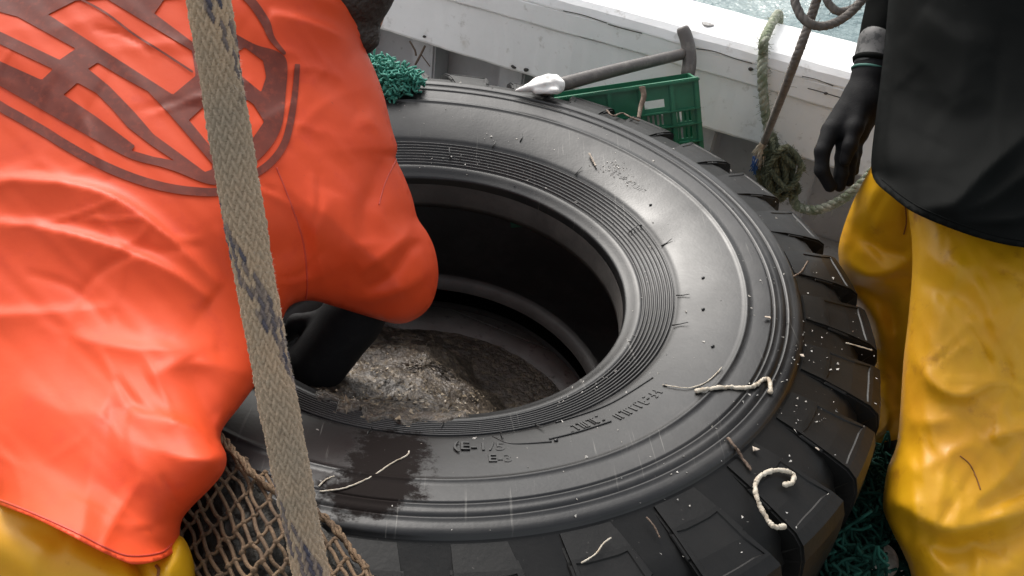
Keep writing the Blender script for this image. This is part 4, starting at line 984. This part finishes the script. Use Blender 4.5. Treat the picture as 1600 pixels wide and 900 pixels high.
Y_FOLD = [([(1412, 530), (1435, 570), (1462, 602), (1495, 618), (1525, 610), (1560, 592)], .016, 12, 24), 
          ([(1385, 772), (1415, 795), (1450, 818), (1490, 830), (1550, 815), (1640, 786)], .020, 12, 36), ([(1395, 815), (1430, 840), (1480, 858), (1560, 850), (1640, 825)], -.014, 22, 22),
          ([(1530, 690), (1570, 678), (1640, 660)], .009, 14, 12), ([(1530, 800), (1580, 775), (1640, 750)], -.010, 10, 18), ([(1550, 640), (1590, 700), (1610, 760)], .006, 20, 24),
          ([(1440, 395), (1480, 410), (1540, 412), (1600, 400)], .006, 26, 34), ([(1430, 430), (1470, 455), (1520, 470)], -.008, 14, 20), ([(1478, 560), (1500, 545), (1522, 530)], .004, 5, 5),
          ([(1412, 650), (1450, 660), (1500, 650)], .008, 22, 18), ([(1400, 720), (1440, 730), (1500, 700), (1530, 690)], .008, 26, 20), ([(1425, 840), (1460, 870), (1490, 900)], .010, 14, 12), ([(1520, 850), (1530, 880), (1525, 920)], .008, 14, 14),
          ([(1560, 430), (1570, 500), (1550, 560)], .008, 30, 30), ([(1620, 450), (1600, 560), (1610, 640)], .010, 34, 30), ([(1590, 470), (1545, 500), (1490, 505)], .004, 8, 16), ([(1470, 400), (1452, 520), (1440, 660), (1446, 780)], .006, 9, 30), ([(1540, 420), (1556, 560), (1560, 700), (1580, 900)], .006, 9, 34), ([(1432, 860), (1470, 930), (1490, 1040)], .008, 9, 24)]
YC = Cloth(Y_OUT, Y_DEP, .125, 210, .12, wob=.0022, wsc=1.0, folds=Y_FOLD+creases(Y_OUT, 64, 3, (78, 28), .0030, (80, 280), .6), seed=21)
yt = YC.build('trousers', M_YELLOW, pr, 7)
YC.line('stitched_mark', [(1500, 712), (1515, 725), (1525, 745), (1532, 765)], .0008, M_STITCH, yt, .0005)
R_OUT = [(1380, 225), (1362, 258), (1348, 285), (1330, 322), (1314, 368), (1310, 395), (1315, 430), (1328, 462), (1345, 490), (1357, 520), (1361, 560), (1361, 620), (1357, 670), (1358, 697), (1380, 701), (1415, 702), (1460, 700), (1500, 640), (1520, 500), (1520, 350), (1490, 240), (1430, 215)]
R_DEP = [(1362, 258, 1.42), (1310, 395, 1.56), (1357, 520, 1.60), (1358, 697, 1.66), (1460, 700, 1.66), (1520, 500, 1.55), (1490, 240, 1.42), (1430, 330, 1.47), (1430, 500, 1.58)]
R_FOLD = [([(1415, 325), (1417, 350), (1416, 372)], -.006, 5, 5), ([(1330, 340), (1350, 372), (1385, 392), (1420, 398)], -.014, 12, 16), ([(1320, 400), (1345, 425), (1380, 430), (1415, 410)], .014, 12, 16), ([(1365, 290), (1360, 330), (1375, 360)], .008, 10, 14),
          ([(1320, 445), (1350, 452), (1385, 480), (1400, 520)], -.012, 12, 16), ([(1335, 470), (1365, 500), (1375, 540)], .012, 10, 14), ([(1372, 600), (1390, 640), (1388, 690)], .010, 12, 12), ([(1390, 450), (1402, 540), (1398, 640)], -.012, 12, 12)]
RC = Cloth(R_OUT, R_DEP, .095, 80, .07, wob=.0022, wsc=1.2, folds=R_FOLD+creases(R_OUT, 24, 4, (55, 40), .0040, (50, 150), .7), seed=31)
rl = RC.build('trouser_leg', M_YELLOW, pr, 6)
RC.line('fly_stitching', [(1414, 318), (1416, 345), (1412, 366)], .0012, M_STITCH, rl, .0005)
bt = un(1400, 712, 1.66)
obj('boot', *sdf_mesh([('c', bt+(0, 0, .02), (bt[0], bt[1], .08), .062, .055), ('c', (bt[0], bt[1], .06), (bt[0]-.02, bt[1]+.15, .045), .048, .043)], .03, .01), M_BOOT, pr)
obj('boot', *sdf_mesh([('c', a1+(0, 0, .16), a1-(0, 0, .02), .066, .055), ('c', a1-(0, .02, .04), a1+(-.03, .16, -.045), .048, .043)], .03, .01), M_BOOT, pr)
# sleeve and gloved hand
obj('sleeve', *sdf_mesh([('c', s1, e1, .075, .062), ('c', e1, un(1376, 62, 1.456), .058, .034)], .03, .007, noise=.0012), M_BLACK, pr)
D0 = 1.45
G = lambda a, b, d=0: un(a, b, D0+d)
gp = [('c', G(1372, 60), G(1364, 112), .027, .027), ('c', G(1364, 112), G(1346, 158), .028, .030), ('c', G(1350, 160), G(1318, 200), .032, .024), ('c', G(1350, 165), G(1338, 208, .012), .024, .020), ('c', G(1322, 182), G(1300, 206, -.006), .022, .017)]
for ch in [[(1299, 204, -.010, .0155), (1285, 236, -.016, .0122), (1284, 266, -.012, .0112), (1297, 291, -.002, .0100)],          # index
           [(1321, 208, .002, .0140), (1316, 246, -.006, .0112), (1314, 272, -.002, .0108), (1312, 291, .006, .0095)],           # middle
           [(1331, 210, .012, .0140), (1328, 246, .004, .0115), (1326, 266, .008, .0105), (1326, 283, .016, .0092)],             # ring
           [(1338, 208, .020, .013), (1336, 238, .014, .0105), (1333, 254, .018, .0098), (1334, 267, .024, .0085)]]:              # little
    for a, b in zip(ch[:-1], ch[1:]): gp.append(('c', G(*a[:3]), G(*b[:3]), a[3]*1.0, b[3]*1.0, .005))
for a, b in [((1346, 165, -.018, .017), (1336, 200, -.028, .0140)), ((1336, 200, -.028, .0140), (1328, 228, -.030, .0118)), ((1328, 228, -.030, .0118), (1321, 251, -.024, .0095))]:   # thumb
    gp.append(('c', G(*a[:3]), G(*b[:3]), a[3]*.9, b[3]*.9, .008))
gl = obj('glove', *sdf_mesh(gp, .016, .0026), M_GLOVE, pr)
ring = lambda a, b, r_, R_: tube(cspline([G(a, b)+R_*(math.cos(t)*RX*1.0+math.sin(t)*FW+math.cos(t)*UP*-.25) for t in np.linspace(0, 2*math.pi, 10, endpoint=False)], 4), r_, 6, cap=False)
obj('cuff', *sdf_mesh([('c', G(1371, 66), G(1366, 92), .030, .0305)], .01, .003, noise=.0012), M_CUFF, pr)
obj('cuff_band', *ring(1362, 111, .0024, .0295), M_TEAL, gl)
obj('cuff_strap', *ring(1366, 96, .0055, .0285), M_BLACK, gl)

for o in COL.objects:
    if o.type == 'MESH' and o.parent is None and 'label' not in o and 'kind' not in o: print('UNTAGGED', o.name)
